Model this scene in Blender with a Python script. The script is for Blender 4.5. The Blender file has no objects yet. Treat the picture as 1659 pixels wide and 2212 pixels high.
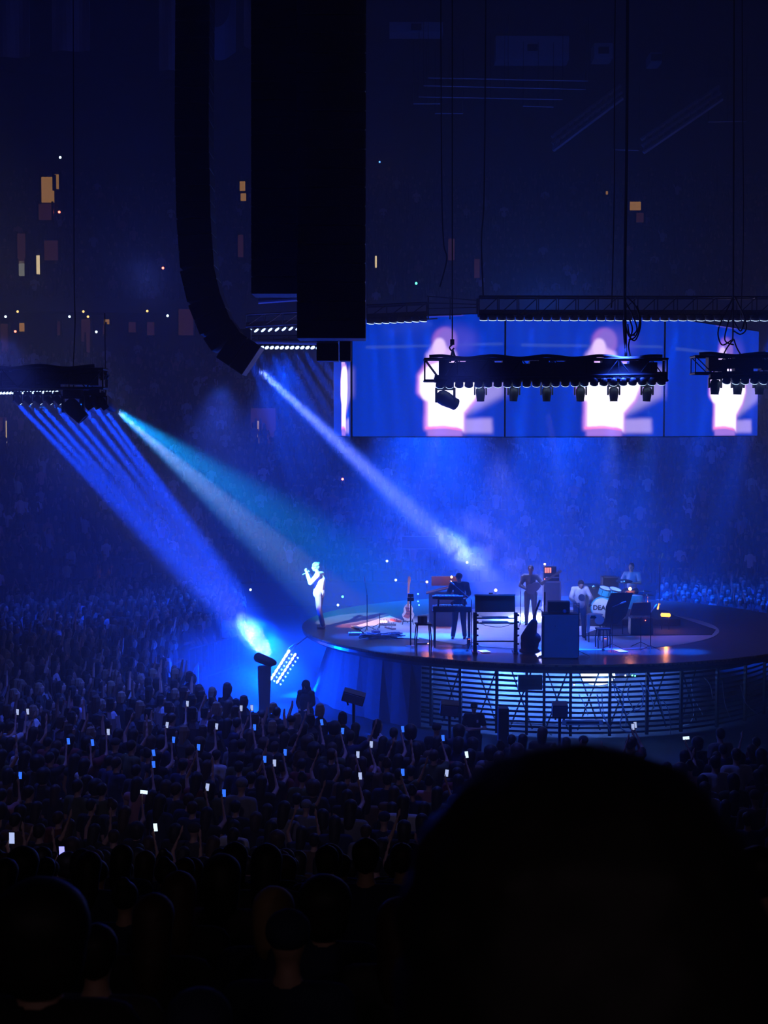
import bpy, bmesh, math, random
import numpy as np
from mathutils import Vector, Matrix, Euler
random.seed(7)
RNG = np.random.default_rng(7)
C = bpy.context.scene.collection
SC = bpy.context.scene
# ------------------------------------------------------------------ camera
FPX, HOR, W0, H0 = 3160.0, 928.0, 1659.0, 2212.0
PITCH = math.atan((H0/2-HOR)/FPX)
CAM = Vector((0.0, 0.0, 7.6))
cd = bpy.data.cameras.new('camera'); cam = bpy.data.objects.new('camera', cd); C.objects.link(cam)
cam.location = CAM; cam.rotation_euler = (math.pi/2-PITCH, 0, 0)
cd.sensor_fit = 'VERTICAL'; cd.sensor_height = 36; cd.lens = FPX/H0*36; cd.clip_start = .05; cd.clip_end = 400
cd.dof.use_dof = True; cd.dof.focus_distance = 40; cd.dof.aperture_fstop = 7.0
SC.camera = cam
SC.view_settings.view_transform = 'Standard'; SC.view_settings.look = 'None'
SC.view_settings.exposure = 0.0; SC.view_settings.gamma = 1.0; SC.view_settings.use_curve_mapping = False
cy = SC.cycles
cy.use_denoising = True; cy.max_bounces = 4; cy.diffuse_bounces = 2; cy.glossy_bounces = 2; cy.transmission_bounces = 2
cy.volume_bounces = 0; cy.transparent_max_bounces = 8; cy.sample_clamp_indirect = 3.0; cy.sample_clamp_direct = 0
cy.use_light_tree = True; cy.caustics_reflective = False; cy.caustics_refractive = False; cy.use_adaptive_sampling = False
cy.volume_step_rate = 3.0; cy.volume_max_steps = 128

def P(px, py, d):
    """the place at distance d along the hall that the photograph shows at (px, py)"""
    a = (px-W0/2)/FPX; b = -(py-H0/2)/FPX
    y = math.cos(PITCH)+b*math.sin(PITCH); z = -math.sin(PITCH)+b*math.cos(PITCH)
    return Vector((a*d/y, d, CAM.z+z*d/y))
def G(px, py, z=0.0):
    a = (px-W0/2)/FPX; b = -(py-H0/2)/FPX
    y = math.cos(PITCH)+b*math.sin(PITCH); zz = -math.sin(PITCH)+b*math.cos(PITCH)
    t = (z-CAM.z)/zz
    return Vector((a*t, y*t, z))
def proj(v):
    dy = v[1]; dz = v[2]-CAM.z
    f = dy*math.cos(PITCH)-dz*math.sin(PITCH); u = dy*math.sin(PITCH)+dz*math.cos(PITCH)
    return (W0/2+FPX*v[0]/f, H0/2-FPX*u/f)

world = bpy.data.worlds.new('world'); SC.world = world; world.use_nodes = True
world.node_tree.nodes['Background'].inputs[0].default_value = (.9, .82, .85, 1)
world.node_tree.nodes['Background'].inputs[1].default_value = .0045

STAGE_Z = 2.0
SC0 = Vector((4.92, 41.9, STAGE_Z)); SR = 7.27            # stage centre and radius

# ------------------------------------------------------------------ lamps
def spot(name, loc, target, power, color, deg, blend=.5, size=.1):
    l = bpy.data.lights.new(name, 'SPOT'); l.energy = power; l.color = color
    l.spot_size = math.radians(deg); l.spot_blend = blend; l.shadow_soft_size = size
    o = bpy.data.objects.new(name, l); C.objects.link(o); o.location = loc
    o.rotation_euler = (Vector(target)-Vector(loc)).to_track_quat('-Z', 'Y').to_euler(); return o
def point(name, loc, power, color, size=.1):
    l = bpy.data.lights.new(name, 'POINT'); l.energy = power; l.color = color; l.shadow_soft_size = size
    o = bpy.data.objects.new(name, l); C.objects.link(o); o.location = loc; return o
def arealamp(name, loc, target, power, color, sx, sy, spread=180):
    l = bpy.data.lights.new(name, 'AREA'); l.energy = power; l.color = color; l.shape = 'RECTANGLE'
    l.size = sx; l.size_y = sy; l.spread = math.radians(spread)
    o = bpy.data.objects.new(name, l); C.objects.link(o); o.location = loc
    o.rotation_euler = (Vector(target)-Vector(loc)).to_track_quat('-Z', 'Y').to_euler(); return o
BLUE = (.0, .055, 1.0); DEEP = (.0, .045, 1.0); LAV = (.30, .36, 1.0); CYAN = (.0, .36, 1.0)
# the hard lavender beam that crosses the hall and lands behind the amplifiers
KEY = P(547, 786, 40.4); KEYT = G(1142, 1338, STAGE_Z)
spot('key_spot', KEY, KEYT, 420000, (.02, .10, 1), 9.6, .7, .10)
spot('key_spot_core', KEY, KEYT, 520000, (.25, .29, 1), 6.0, .9, .08)
# follow spot on the singer
FOL = P(250, 885, 34.0); FOLT = G(690, 1352, STAGE_Z)+Vector((0, 0, 1.0))
spot('follow_spot', FOL, FOLT+Vector((-.4, 0, 1.2)), 120000, (0, .30, 1.0), 18.0, .9, .08)
spot('follow_spot_core', FOL, FOLT+Vector((.25, .5, -.35)), 75000, (.17, .40, 1), 8.0, .3, .04)
spot('warm_pool_fill', FOL, G(790, 1346, STAGE_Z), 30000, (1, .50, .40), 7.4, .6, .04)  # extra warm lamp added at the same fixture to tint the floor pool
# blue fixtures of the side truss, all aimed at the deck edge
BT = P(602, 1430, 40.6)
LEFT_BEAMS = [(28, 858), (60, 866), (85, 868), (115, 868), (140, 868), (168, 862), (195, 862), (226, 880)]
for i, (x, y) in enumerate(LEFT_BEAMS):
    spot('side_truss_spot', P(x, y+4, 33.5), BT+Vector((.10*(i-3.5), 0, 0)), 560000, DEEP, 4.8, .8, .05)
# rings of blue wash above the stage
WASH = [(535+24*i, 756, 42.5, (760+60*i, 1375), 60000) for i in range(7)]
WASH += [(805+38*i, 700, 39.6, (840+60*i, 1402), 60000) for i in range(4)]
WASH += [(1045+105*i, 699, 38.0, (1000+80*i, 1408), 60000) for i in range(7)]
for x, y, d, t, e in WASH:
    spot('ring_spot', P(x, y, d), G(t[0], t[1], STAGE_Z), e, BLUE, 9, .9, .10)
point('smoke_lamp', G(1160, 1332, STAGE_Z)+Vector((0, 0, .35)), 420, (.38, .42, 1), .12)
# front light from the long truss
for x, tx, ty, tz, e, c, dg_ in ((960, 850, 1350, .4, 8000, (.45, .5, 1), 13), (1110, 1210, 1400, .6, 9000, (0, .10, 1), 16), (1181, 1252, 1372, 1.0, 6500, (.26, .34, 1), 9), (1326, 1300, 1345, .6, 9000, (.22, .36, 1), 12), (1254, 1050, 1400, .6, 2500, (0, .10, 1), 18), (1398, 1380, 1340, .8, 5200, (.03, .20, 1), 14)):
    spot('front_light', P(x, 878, 34.15), G(tx, ty, STAGE_Z)+Vector((0, 0, tz)), e, c, dg_, .8, .08)
# fill lamps added below the screens to brighten the rug, no fixtures there
for x, y, e, c in ((860, 1362, 1500, (.16, .34, 1)), (980, 1370, 1300, (.08, .2, 1)), (1090, 1362, 2600, (.22, .28, 1)), (1230, 1365, 1400, (.03, .12, 1)), (1370, 1360, 1000, (.01, .09, 1))):
    q = G(x, y, STAGE_Z); spot('rug_fill', (q.x, 43.0, 7.1), q, e, c, 62, .9, .2)
# hidden lamps added near ring height to turn the haze blue
for x, e in ((-3.5, 20000), (1.5, 110000), (6.0, 70000), (10.5, 18000), (15, 3000)):
    spot('haze_fill', (x, 50, 10.2), (x+.5, 51.5, 0), e, BLUE, 84, 1.0, .3)
spot('haze_fill', (-9, 45, 9.4), (-10, 47, 0), 6000, DEEP, 80, 1.0, .3)
spot('haze_fill', (-3.5, 32, 8.6), (-4.5, 33.0, 0), 5000, (.03, .09, 1), 84, 1.0, .3)
spot('haze_fill', (5.5, 34, 9.6), (5.8, 35.0, 0), 5000, (.03, .09, 1), 70, 1.0, .3)
point('scatter_fill', (7, 62, 12), 900, (.02, .12, 1), .5)  # added point fills standing in for blue light scattered above the ring
point('scatter_fill', (-10, 62, 14), 260, (.08, .14, 1), .5)
spot('crowd_fill', (-3, 2, 13), (-3, 26, 1), 600, (.62, .50, 1), 34, .9, .4)  # unseen fill lamps added to lift the dark floor crowd
spot('crowd_fill', (1.5, 27, 9.3), (1, 27, 0), 1300, (.06, .10, 1), 100, 1.0, .4)
spot('crowd_fill', (-7, 27, 9.3), (-6.5, 28, 0), 1300, (.06, .10, 1), 100, 1.0, .4)
spot('gear_fill', (5.0, -5, 13.5), (5.4, 38.2, 2.2), 42000, (0, .09, 1), 9, .8, .3)  # unseen fill added behind the camera to brighten the gear fronts
# unseen warm fill added to lift the dim stands and the nearest heads
for x, y, z, e in ((-16, 60, 14, 22), (18, 62, 14, 22), (0, 88, 23, 10), (-3, -7, 12, 50), (5, -7, 12, 50)):
    point('hall_fill', (x, y, z), e*1.0, (1, .68, .80), .5)
# lamps inside the deck, at the glowing panel and at the flare behind the slats
for a, e in ((-2.30, 20), (-1.95, 330), (-1.55, 260), (-1.1, 25)):
    point('deck_lamp', SC0+Vector((math.cos(a)*5.3, math.sin(a)*5.3, -.75)), e, (.05, .17, 1), .2)
FLARE = P(1297, 1466, 36.15)
point('flare_lamp', FLARE+Vector((0, -.3, .0)), 160, (.12, .35, 1), .12)
PAN = P(610, 1436, 40.0)
spot('panel_spot', PAN+Vector((-.35, -.1, .25)), P(480, 1290, 39.0), 7000, (.62, .66, 1), 27, .9, .25)
point('panel_glow', PAN+Vector((-.6, -.6, -.3)), 2200, DEEP, .2)

# ------------------------------------------------------------------ materials
MATS = {}
def mat(name, col, rough=.6, metal=0.0, var=.15, scale=8.0, emit=None, es=1.0, bump=0.0, coat=0.0):
    if name in MATS: return MATS[name]
    m = bpy.data.materials.new(name); m.use_nodes = True; nt = m.node_tree; b = nt.nodes['Principled BSDF']
    b.inputs['Roughness'].default_value = rough; b.inputs['Metallic'].default_value = metal
    if coat: b.inputs['Coat Weight'].default_value = coat
    tc = nt.nodes.new('ShaderNodeTexCoord'); nz = nt.nodes.new('ShaderNodeTexNoise'); nz.inputs['Scale'].default_value = scale
    nt.links.new(tc.outputs['Object'], nz.inputs['Vector'])
    mx = nt.nodes.new('ShaderNodeMix'); mx.data_type = 'RGBA'
    mx.inputs[6].default_value = (*[c*(1-var) for c in col], 1); mx.inputs[7].default_value = (*[min(1, c*(1+var)) for c in col], 1)
    nt.links.new(nz.outputs['Fac'], mx.inputs[0]); nt.links.new(mx.outputs[2], b.inputs['Base Color'])
    if emit:
        b.inputs['Emission Color'].default_value = (*emit, 1); b.inputs['Emission Strength'].default_value = es
    if bump:
        bp = nt.nodes.new('ShaderNodeBump'); bp.inputs['Strength'].default_value = bump
        nt.links.new(nz.outputs['Fac'], bp.inputs['Height']); nt.links.new(bp.outputs[0], b.inputs['Normal'])
    if name in NO_LIGHT_SAMPLING: m.cycles.emission_sampling = 'NONE'
    MATS[name] = m; return m
NO_LIGHT_SAMPLING = {'phone_screen', 'led_small', 'led_warm', 'led_green', 'led_red', 'led_yellow', 'bead_lens', 'led_white', 'warm_glow', 'warm_dim', 'lens_white', 'warm_bright'}
def attr_mat(name, attr, rough=.8, emit=False, es=1.0):
    m = bpy.data.materials.new(name); m.use_nodes = True; nt = m.node_tree; b = nt.nodes['Principled BSDF']
    a = nt.nodes.new('ShaderNodeAttribute'); a.attribute_name = attr; b.inputs['Roughness'].default_value = rough
    if emit:
        b.inputs['Base Color'].default_value = (.01, .01, .012, 1)
        nt.links.new(a.outputs['Color'], b.inputs['Emission Color']); b.inputs['Emission Strength'].default_value = es
    else: nt.links.new(a.outputs['Color'], b.inputs['Base Color'])
    MATS[name] = m; return m
BLACK = mat('black_metal', (.012, .012, .014), .5, .3)
CASE = mat('black_case', (.025, .025, .03), .55)
GRILL = mat('speaker_grille', (.010, .010, .012), .7, bump=.2, scale=60)
STEEL = mat('grey_steel', (.16, .16, .18), .4, .6)
CHROME = mat('chrome', (.6, .6, .65), .2, 1.0)
WHITE = mat('white_cloth', (.62, .62, .64), .9)
CONC = mat('dark_concrete', (.045, .043, .048), .85, scale=2, bump=.1)
DARKWALL = mat('dark_wall', (.020, .019, .022), .9, scale=1.5)
CABLE = mat('black_cable', (.01, .01, .012), .6)
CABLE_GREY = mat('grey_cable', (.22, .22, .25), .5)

# ------------------------------------------------------------------ mesh helpers
def setp(o, label=None, cat=None, group=None, kind=None):
    for k, v in (('label', label), ('category', cat), ('group', group), ('kind', kind)):
        if v: o[k] = v
    return o
def empty(name, loc, label, cat, group=None, rz=0.0):
    o = bpy.data.objects.new(name, None); C.objects.link(o); o.location = loc; o.rotation_euler = (0, 0, rz)
    o.empty_display_size = .1
    return setp(o, label, cat, group)
def link(name, me, m=None, parent=None, loc=None):
    o = bpy.data.objects.new(name, me); C.objects.link(o)
    if m is not None and not me.materials: me.materials.append(m)
    if parent is not None: o.parent = parent
    if loc is not None: o.location = loc
    return o
class MB:
    """collects shapes, then links them as one mesh object"""
    def __init__(s): s.bm = bmesh.new()
    def box(s, c, size, rot=None, bev=0.0):
        r = bmesh.ops.create_cube(s.bm, size=1.0); vs = r['verts']
        bmesh.ops.scale(s.bm, vec=size, verts=vs)
        if bev:
            es = list({e for v in vs for e in v.link_edges})
            q = bmesh.ops.bevel(s.bm, geom=es, offset=bev, segments=2, affect='EDGES', profile=.6); vs = list({v for f in q['faces'] for v in f.verts} | {v for v in vs if v.is_valid})
        if rot is not None:
            M = rot if isinstance(rot, Matrix) else Euler(rot).to_matrix()
            bmesh.ops.rotate(s.bm, matrix=M, verts=vs)
        bmesh.ops.translate(s.bm, vec=c, verts=vs); return s
    def tube(s, pts, r, n=8, cap=True):
        pts = [Vector(p) for p in pts]; rs = r if isinstance(r, (list, tuple)) else [r]*len(pts)
        rings = []; up = None
        for i, p in enumerate(pts):
            t = (pts[min(i+1, len(pts)-1)]-pts[max(i-1, 0)])
            t = t.normalized() if t.length > 1e-9 else Vector((0, 0, 1))
            if up is None: up = Vector((0, 0, 1)) if abs(t.z) < .9 else Vector((1, 0, 0))
            a = t.cross(up).normalized(); b = t.cross(a).normalized(); up = b.cross(t) if False else up
            if abs(t.dot(up)) > .95: up = Vector((1, 0, 0)) if abs(t.x) < .9 else Vector((0, 1, 0)); a = t.cross(up).normalized(); b = t.cross(a).normalized()
            rings.append([s.bm.verts.new(p+(a*math.cos(2*math.pi*k/n)+b*math.sin(2*math.pi*k/n))*rs[i]) for k in range(n)])
        for A, B in zip(rings, rings[1:]):
            for k in range(n): s.bm.faces.new((A[k], A[(k+1) % n], B[(k+1) % n], B[k]))
        if cap:
            s.bm.faces.new(rings[0][::-1]); s.bm.faces.new(rings[-1])
        return s
    def lathe(s, prof, n=24, M=None):
        """profile of (radius, height), turned about Z"""
        rings = []; M = M or Matrix()
        for r, z in prof:
            if r < 1e-5: rings.append([s.bm.verts.new(M @ Vector((0, 0, z)))])
            else: rings.append([s.bm.verts.new(M @ Vector((r*math.cos(2*math.pi*k/n), r*math.sin(2*math.pi*k/n), z))) for k in range(n)])
        for A, B in zip(rings, rings[1:]):
            for k in range(n):
                a = A[k % len(A)]; b = A[(k+1) % len(A)]; c = B[(k+1) % len(B)]; d = B[k % len(B)]
                f = [v for i, v in enumerate((a, b, c, d)) if v not in (a, b, c, d)[:i]]
                if len(f) > 2:
                    try: s.bm.faces.new(f)
                    except ValueError: pass
        for R in (rings[0], rings[-1]):
            if len(R) > 2:
                try: s.bm.faces.new(R)
                except ValueError: pass
        return s
    def ell(s, c, r, M=None, sub=2):
        q = bmesh.ops.create_icosphere(s.bm, subdivisions=sub, radius=1.0); vs = q['verts']
        bmesh.ops.scale(s.bm, vec=r if hasattr(r, '__len__') else (r, r, r), verts=vs)
        if M is not None: bmesh.ops.rotate(s.bm, matrix=M, verts=vs)
        bmesh.ops.translate(s.bm, vec=c, verts=vs); return s
    def prism(s, pts, y0, y1, M=None):
        """outline in (x, z), extruded from y0 to y1"""
        M = M or Matrix()
        A = [s.bm.verts.new(M @ Vector((x, y0, z))) for x, z in pts]; B = [s.bm.verts.new(M @ Vector((x, y1, z))) for x, z in pts]
        n = len(pts)
        for k in range(n): s.bm.faces.new((A[k], A[(k+1) % n], B[(k+1) % n], B[k]))
        s.bm.faces.new(A[::-1]); s.bm.faces.new(B); return s
    def mesh(s, name='m', smooth=False):
        bmesh.ops.recalc_face_normals(s.bm, faces=s.bm.faces)
        me = bpy.data.meshes.new(name); s.bm.to_mesh(me); s.bm.free()
        if smooth: me.polygons.foreach_set('use_smooth', [True]*len(me.polygons))
        return me
    def build(s, name, m, parent=None, loc=None, smooth=False): return link(name, s.mesh(name, smooth), m, parent, loc)
def raw(name, V, F, m, colors=None, parent=None):
    me = bpy.data.meshes.new(name); me.from_pydata(V, [], F); me.update()
    if colors is not None:
        a = me.color_attributes.new('col', 'FLOAT_COLOR', 'POINT'); a.data.foreach_set('color', np.asarray(colors, dtype=np.float32).ravel())
    return link(name, me, m, parent)
def structure(o, label=None):
    o['kind'] = 'structure'
    if label: o['label'] = label
    return o
def zto(v): return Vector(v).normalized().to_track_quat('Z', 'Y').to_matrix().to_4x4()
def curve_pts(pts, n=8):
    """smooth run through the points"""
    pts = [Vector(p) for p in pts]; out = []
    q = [pts[0]]+pts+[pts[-1]]
    for i in range(1, len(q)-2):
        for k in range(n):
            t = k/n; a, b, c, d = q[i-1], q[i], q[i+1], q[i+2]
            out.append(.5*((2*b)+(c-a)*t+(2*a-5*b+4*c-d)*t*t+(3*b-a-3*c+d)*t**3))
    return out+[pts[-1]]

# ------------------------------------------------------------------ the hall: floor, seating bowl, walls, roof
BC = (2.0, 40.0); BA, BB, BN = 19.0, 23.0, 3.0
def bowl(t, off):
    c, s_ = math.cos(t), math.sin(t)
    r = (abs(c/(BA+off))**BN+abs(s_/(BB+off))**BN)**(-1/BN)
    return (BC[0]+r*c, BC[1]+r*s_)
def bowl_off(x, y):
    """how far outside the arena floor a point is (0 on its edge), by bisection"""
    t = math.atan2(y-BC[1], x-BC[0]); r = math.hypot(x-BC[0], y-BC[1]); lo, hi = -15., 80.
    for _ in range(24):
        m = (lo+hi)/2; X, Y = bowl(t, m)
        if math.hypot(X-BC[0], Y-BC[1]) < r: lo = m
        else: hi = m
    return (lo+hi)/2
T0, T1 = math.radians(-38), math.radians(218)
NROW, RD, RH = 26, .88, .40
def ring_strip(name, prof, m, label=None, nt=96):
    """sweeps a profile of (offset, height) round the bowl"""
    V = []; F = []; n = len(prof)
    for i in range(nt+1):
        t = T0+(T1-T0)*i/nt
        for off, z in prof:
            x, y = bowl(t, off); V.append((x, y, z))
    for i in range(nt):
        for k in range(n-1): F.append((i*n+k, (i+1)*n+k, (i+1)*n+k+1, i*n+k+1))
    return raw(name, V, F, m)
fl = MB().box((0, 44, -.1), (110, 130, .2)).build('floor', CONC); structure(fl, 'dark concrete arena floor')
prof = [(0, 0), (0, 1.0)]
for k in range(NROW): prof += [(k*RD, 1.0+k*RH), ((k+1)*RD, 1.0+k*RH)]
prof = prof[:1]+prof[2:]
SEATM = mat('tier_concrete', (.035, .033, .040), .85, scale=3)
structure(ring_strip('trim_1', prof, SEATM), 'stepped lower seating tiers of the bowl')
z1 = 1.0+(NROW-1)*RH; o1 = NROW*RD
structure(ring_strip('wall_back', [(o1+.6, z1), (o1+.6, z1+3.4)], mat('suite_wall', (.05, .035, .035), .8)), 'dark concourse wall above the lower tiers')
structure(ring_strip('trim_2', [(o1+.6, z1), (o1, z1)], SEATM), 'walkway behind the lower tiers')
UR, UD, UH = 15, .9, .62
prof = [(o1+.2, z1+3.2), (o1-.3, z1+3.3), (o1-.3, z1+4.1), (o1-.1, z1+4.1)]
z2 = z1+3.6; u0 = o1
for k in range(UR): prof += [(u0+k*UD, z2+k*UH), (u0+(k+1)*UD, z2+k*UH)]
structure(ring_strip('trim_3', prof, SEATM), 'stepped upper seating tiers with balcony front')
z3 = z2+UR*UH; o3 = u0+UR*UD
structure(ring_strip('wall_top', [(o3, z3-1), (o3, z3+8)], DARKWALL), 'dark wall behind the upper tiers')
ce = MB().box((0, 50, z3+7.2), (130, 140, .4)).build('ceiling', mat('roof_dark', (.030, .028, .040), .9, scale=.6)); structure(ce, 'dark roof deck of the arena')
# our own seating bank
NV = []; NF = []
NEAR0, NSL = 17.0, .30
prof = [(NEAR0, 0.0)]
for k in range(24):
    y = NEAR0-k*.85; prof += [(y, 1.0+k*.85*NSL), (y-.85, 1.0+k*.85*NSL)]
for x in (-13.0, 13.0):
    for y, z in prof: NV.append((x, y, z))
n = len(prof)
for k in range(n-1): NF.append((k, k+1, n+k+1, n+k))
structure(raw('trim_4', NV, NF, SEATM), 'stepped near seating bank under the nearest spectators')
def near_z(y): return 1.0+max(0, math.floor((NEAR0-y)/.85))*.85*NSL if y < NEAR0 else 0.0

# thin haze that fills the hall
hz = MB().box((0, 63, 15.3), (84, 98, 30.4)).build('haze', None)
hm = bpy.data.materials.new('haze'); hm.use_nodes = True; nt = hm.node_tree; nt.nodes.remove(nt.nodes['Principled BSDF'])
vs = nt.nodes.new('ShaderNodeVolumeScatter'); vs.inputs['Density'].default_value = .013; vs.inputs['Anisotropy'].default_value = .1
nt.links.new(vs.outputs[0], nt.nodes['Material Output'].inputs['Volume']); hz.data.materials.append(hm)
setp(hz, 'thin blue-lit haze filling the whole arena', 'haze', kind='stuff')
# ------------------------------------------------------------------ stage deck
deck = empty('stage', SC0-Vector((0, 0, STAGE_Z)), 'round wooden stage deck with slatted blue-lit skirt', 'stage')
def wood_mat():
    m = bpy.data.materials.new('deck_wood'); m.use_nodes = True; nt = m.node_tree; b = nt.nodes['Principled BSDF']
    tc = nt.nodes.new('ShaderNodeTexCoord'); mp = nt.nodes.new('ShaderNodeMapping'); mp.inputs['Scale'].default_value = (.4, 5.5, 1); mp.inputs['Rotation'].default_value = (0, 0, math.radians(-30))
    br = nt.nodes.new('ShaderNodeTexBrick'); br.inputs['Scale'].default_value = 1.0; br.inputs['Color1'].default_value = (.24, .12, .065, 1); br.inputs['Color2'].default_value = (.36, .19, .11, 1); br.inputs['Mortar'].default_value = (.07, .04, .03, 1); br.inputs['Mortar Size'].default_value = .03
    nz = nt.nodes.new('ShaderNodeTexNoise'); nz.inputs['Scale'].default_value = 14
    mx = nt.nodes.new('ShaderNodeMix'); mx.data_type = 'RGBA'; mx.blend_type = 'MULTIPLY'; mx.inputs[0].default_value = .5
    nt.links.new(tc.outputs['Object'], mp.inputs[0]); nt.links.new(mp.outputs[0], br.inputs['Vector']); nt.links.new(mp.outputs[0], nz.inputs['Vector'])
    nt.links.new(br.outputs['Color'], mx.inputs[6]); nt.links.new(nz.outputs['Color'], mx.inputs[7]); nt.links.new(mx.outputs[2], b.inputs['Base Color'])
    b.inputs['Roughness'].default_value = .22; return m
WOOD = wood_mat()
MB().lathe([(0, 2.0), (SR-.03, 2.0), (SR, 1.985), (SR, 1.94)], 128).build('deck_top', WOOD, deck)
MB().lathe([(SR, 1.935), (SR-.02, 1.86), (SR-.25, 1.74), (SR-.9, 1.70)], 128).build('rim', mat('rim_paint', (.05, .05, .06), .25, .2), deck)
SLR = 6.15
for k in range(13):
    z = 1.66-k*.126
    V = []; F = []; n = 60; a0, a1 = math.radians(-150), math.radians(-22)
    for i in range(n+1):
        a = a0+(a1-a0)*i/n
        for r, zz in ((SLR, z), (SLR-.03, z-.062), (SLR-.05, z-.062), (SLR-.02, z)): V.append((r*math.cos(a), r*math.sin(a), zz))
    for i in range(n):
        for j in range(4): F.append((i*4+j, (i+1)*4+j, (i+1)*4+(j+1) % 4, i*4+(j+1) % 4))
    o = raw('slat', V, F, mat('slat_metal', (.05, .05, .06), .45, .3), parent=deck)
for a in [math.radians(v) for v in (-134, -127, -119, -110, -103, -99, -93, -84, -75, -66, -55, -44, -33)]:
    MB().box((SLR*math.cos(a)*1.004, SLR*math.sin(a)*1.004, .88), (.07, .07, 1.66), (0, 0, a)).build('post', BLACK, deck)
for a in [math.radians(v) for v in (-124, -114, -105, -96, -88, -80, -70, -60)]:
    for s_ in (-.05, .05):
        MB().tube([(5.7*math.cos(a-s_), 5.7*math.sin(a-s_), 1.65), (5.7*math.cos(a+s_), 5.7*math.sin(a+s_), .1)], .022, 6).build('brace', BLACK, deck)
MB().lathe([(4.6, .02), (4.6, 1.7)], 64).build('inner_drape', mat('inner_drape', (.55, .55, .6), .9), deck)
# sloping scrim cloth on the side towards the singer
V = []; F = []; n = 26; a0, a1 = math.radians(-205), math.radians(-128)
for i in range(n+1):
    a = a0+(a1-a0)*i/n; w = .5+.5*math.cos((a-a0)/(a1-a0)*math.pi*.9)
    r1 = 6.45+.03*math.sin(i*2.4); r2 = 6.5+.55*w+.05*math.sin(i*2.1)
    V += [(r1*math.cos(a), r1*math.sin(a), 1.72), (r2*math.cos(a), r2*math.sin(a), .03)]
for i in range(n): F.append((2*i, 2*i+2, 2*i+3, 2*i+1))
o = raw('scrim', V, F, mat('scrim_cloth', (.10, .10, .12), .9), parent=deck)
md = o.modifiers.new('s', 'SOLIDIFY'); md.thickness = .012
# rug
RUGC = G(1200, 1353, STAGE_Z); RUGR = 4.55
def mound(r, t, n=96): return MB().lathe([(0, t), (r-.02, t), (r, t*.6), (r, 0)], n)
rug = mound(RUGR, .012).build('rug', mat('rug_wool', (.50, .50, .52), .95, scale=3, var=.12), None, RUGC)
setp(rug, 'large pale round rug in the middle of the stage', 'rug')
pts = [G(x, y, STAGE_Z+.02) for x, y in ((1385, 1331), (1448, 1327), (1546, 1360), (1538, 1371), (1250, 1374), (1330, 1345))]
drug = MB().prism([(0, 0)]*0+[(p.x, p.y) for p in pts], 0, .012, Matrix.Translation((0, 0, STAGE_Z+.014)) @ Matrix(((1, 0, 0, 0), (0, 0, 1, 0), (0, 1, 0, 0), (0, 0, 0, 1)))).build('drum_mat', mat('mat_black', (.02, .02, .025), .9))
setp(drug, 'dark angular mat under the drum kit', 'mat')
pts = [G(x, y, STAGE_Z+.02) for x, y in ((768, 1352), (842, 1330), (900, 1352), (905, 1380), (795, 1374))]
MATF = Matrix(((1, 0, 0, 0), (0, 0, 1, 0), (0, 1, 0, 0), (0, 0, 0, 1)))
lr = MB().prism([(p.x, p.y) for p in pts], 0, .010, Matrix.Translation((0, 0, STAGE_Z+.014)) @ MATF).build('rug', mat('rug_pale', (.42, .44, .5), .95))
setp(lr, 'small pale rug under the effects pedals beside the singer', 'rug')
# ------------------------------------------------------------------ video screens
W_, H_ = 329, 252
def fillpoly(img, pts, col, a=1.0):
    yy, xx = np.mgrid[0:img.shape[0], 0:img.shape[1]]; ins = np.zeros(xx.shape, bool); n = len(pts)
    for i in range(n):
        x1, y1 = pts[i]; x2, y2 = pts[(i+1) % n]
        c = ((y1 > yy) != (y2 > yy)) & (xx < (x2-x1)*(yy-y1)/((y2-y1) or 1e-9)+x1); ins ^= c
    return ins
def blur(m, k):
    m = m.astype(float)
    for _ in range(2):
        for ax in (0, 1):
            acc = np.zeros_like(m)
            for s_ in range(-k, k+1): acc += np.roll(m, s_, ax)
            m = acc/(2*k+1)
    return m
def paint(img, pts, col, k=1, a=1.0):
    m = blur(fillpoly(img, [(x-760, y-690) for x, y in pts], col), k)[..., None]*a
    img[:] = img*(1-m)+np.array(col)*m
def circ(x, y, rx, ry, n=20): return [(x+rx*math.cos(6.283*i/n), y+ry*math.sin(6.283*i/n)) for i in range(n)]
img = np.zeros((H_, W_, 3)); img[:] = (.0, .036, .60)
for x in range(20, 330, 46): paint(img, [(760+x, 690), (775+x, 690), (775+x, 942), (760+x, 942)], (.0, .05, .72), 5, .6)
paint(img, [(790, 750), (1085, 748), (1085, 753), (790, 756)], (.05, .12, .6), 1, .6)
paint(img, circ(985, 742, 45, 28), (.10, .09, .8), 10, .6)
paint(img, [(1000, 800), (1088, 795), (1088, 855), (1040, 880), (1000, 900)], (.45, .38, 1.0), 6, .9)
paint(img, [(1003, 905), (1062, 903), (1064, 933), (1003, 934)], (.55, .42, 1.1), 3, .9)
paint(img, circ(960, 745, 26, 30), (.42, .16, .85), 3, .95)
paint(img, circ(966, 740, 20, 24), (.30, .18, .85), 4, .9)
paint(img, [(922, 772), (935, 752), (955, 750), (985, 765), (992, 800), (925, 800)], (.9, .6, 1.3), 3, 1)
paint(img, circ(950, 756, 14, 20), (1.1, .8, 1.4), 2, 1)
paint(img, [(902, 850), (904, 812), (920, 790), (950, 780), (1012, 784), (1036, 800), (1042, 838), (1030, 868), (1006, 896), (1006, 938), (1000, 928), (918, 928), (920, 866)], (.9, .35, 1.2), 3, 1)
paint(img, [(908, 848), (909, 815), (926, 793), (952, 785), (1008, 788), (1032, 803), (1038, 836), (1026, 864), (1002, 892), (1003, 932), (990, 922), (925, 922), (926, 868), (916, 862)], (1.55, 1.45, 1.9), 2, 1)
paint(img, [(925, 925), (1000, 926), (1000, 941), (925, 941)], (.5, .25, 1.0), 2, 1)
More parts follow.
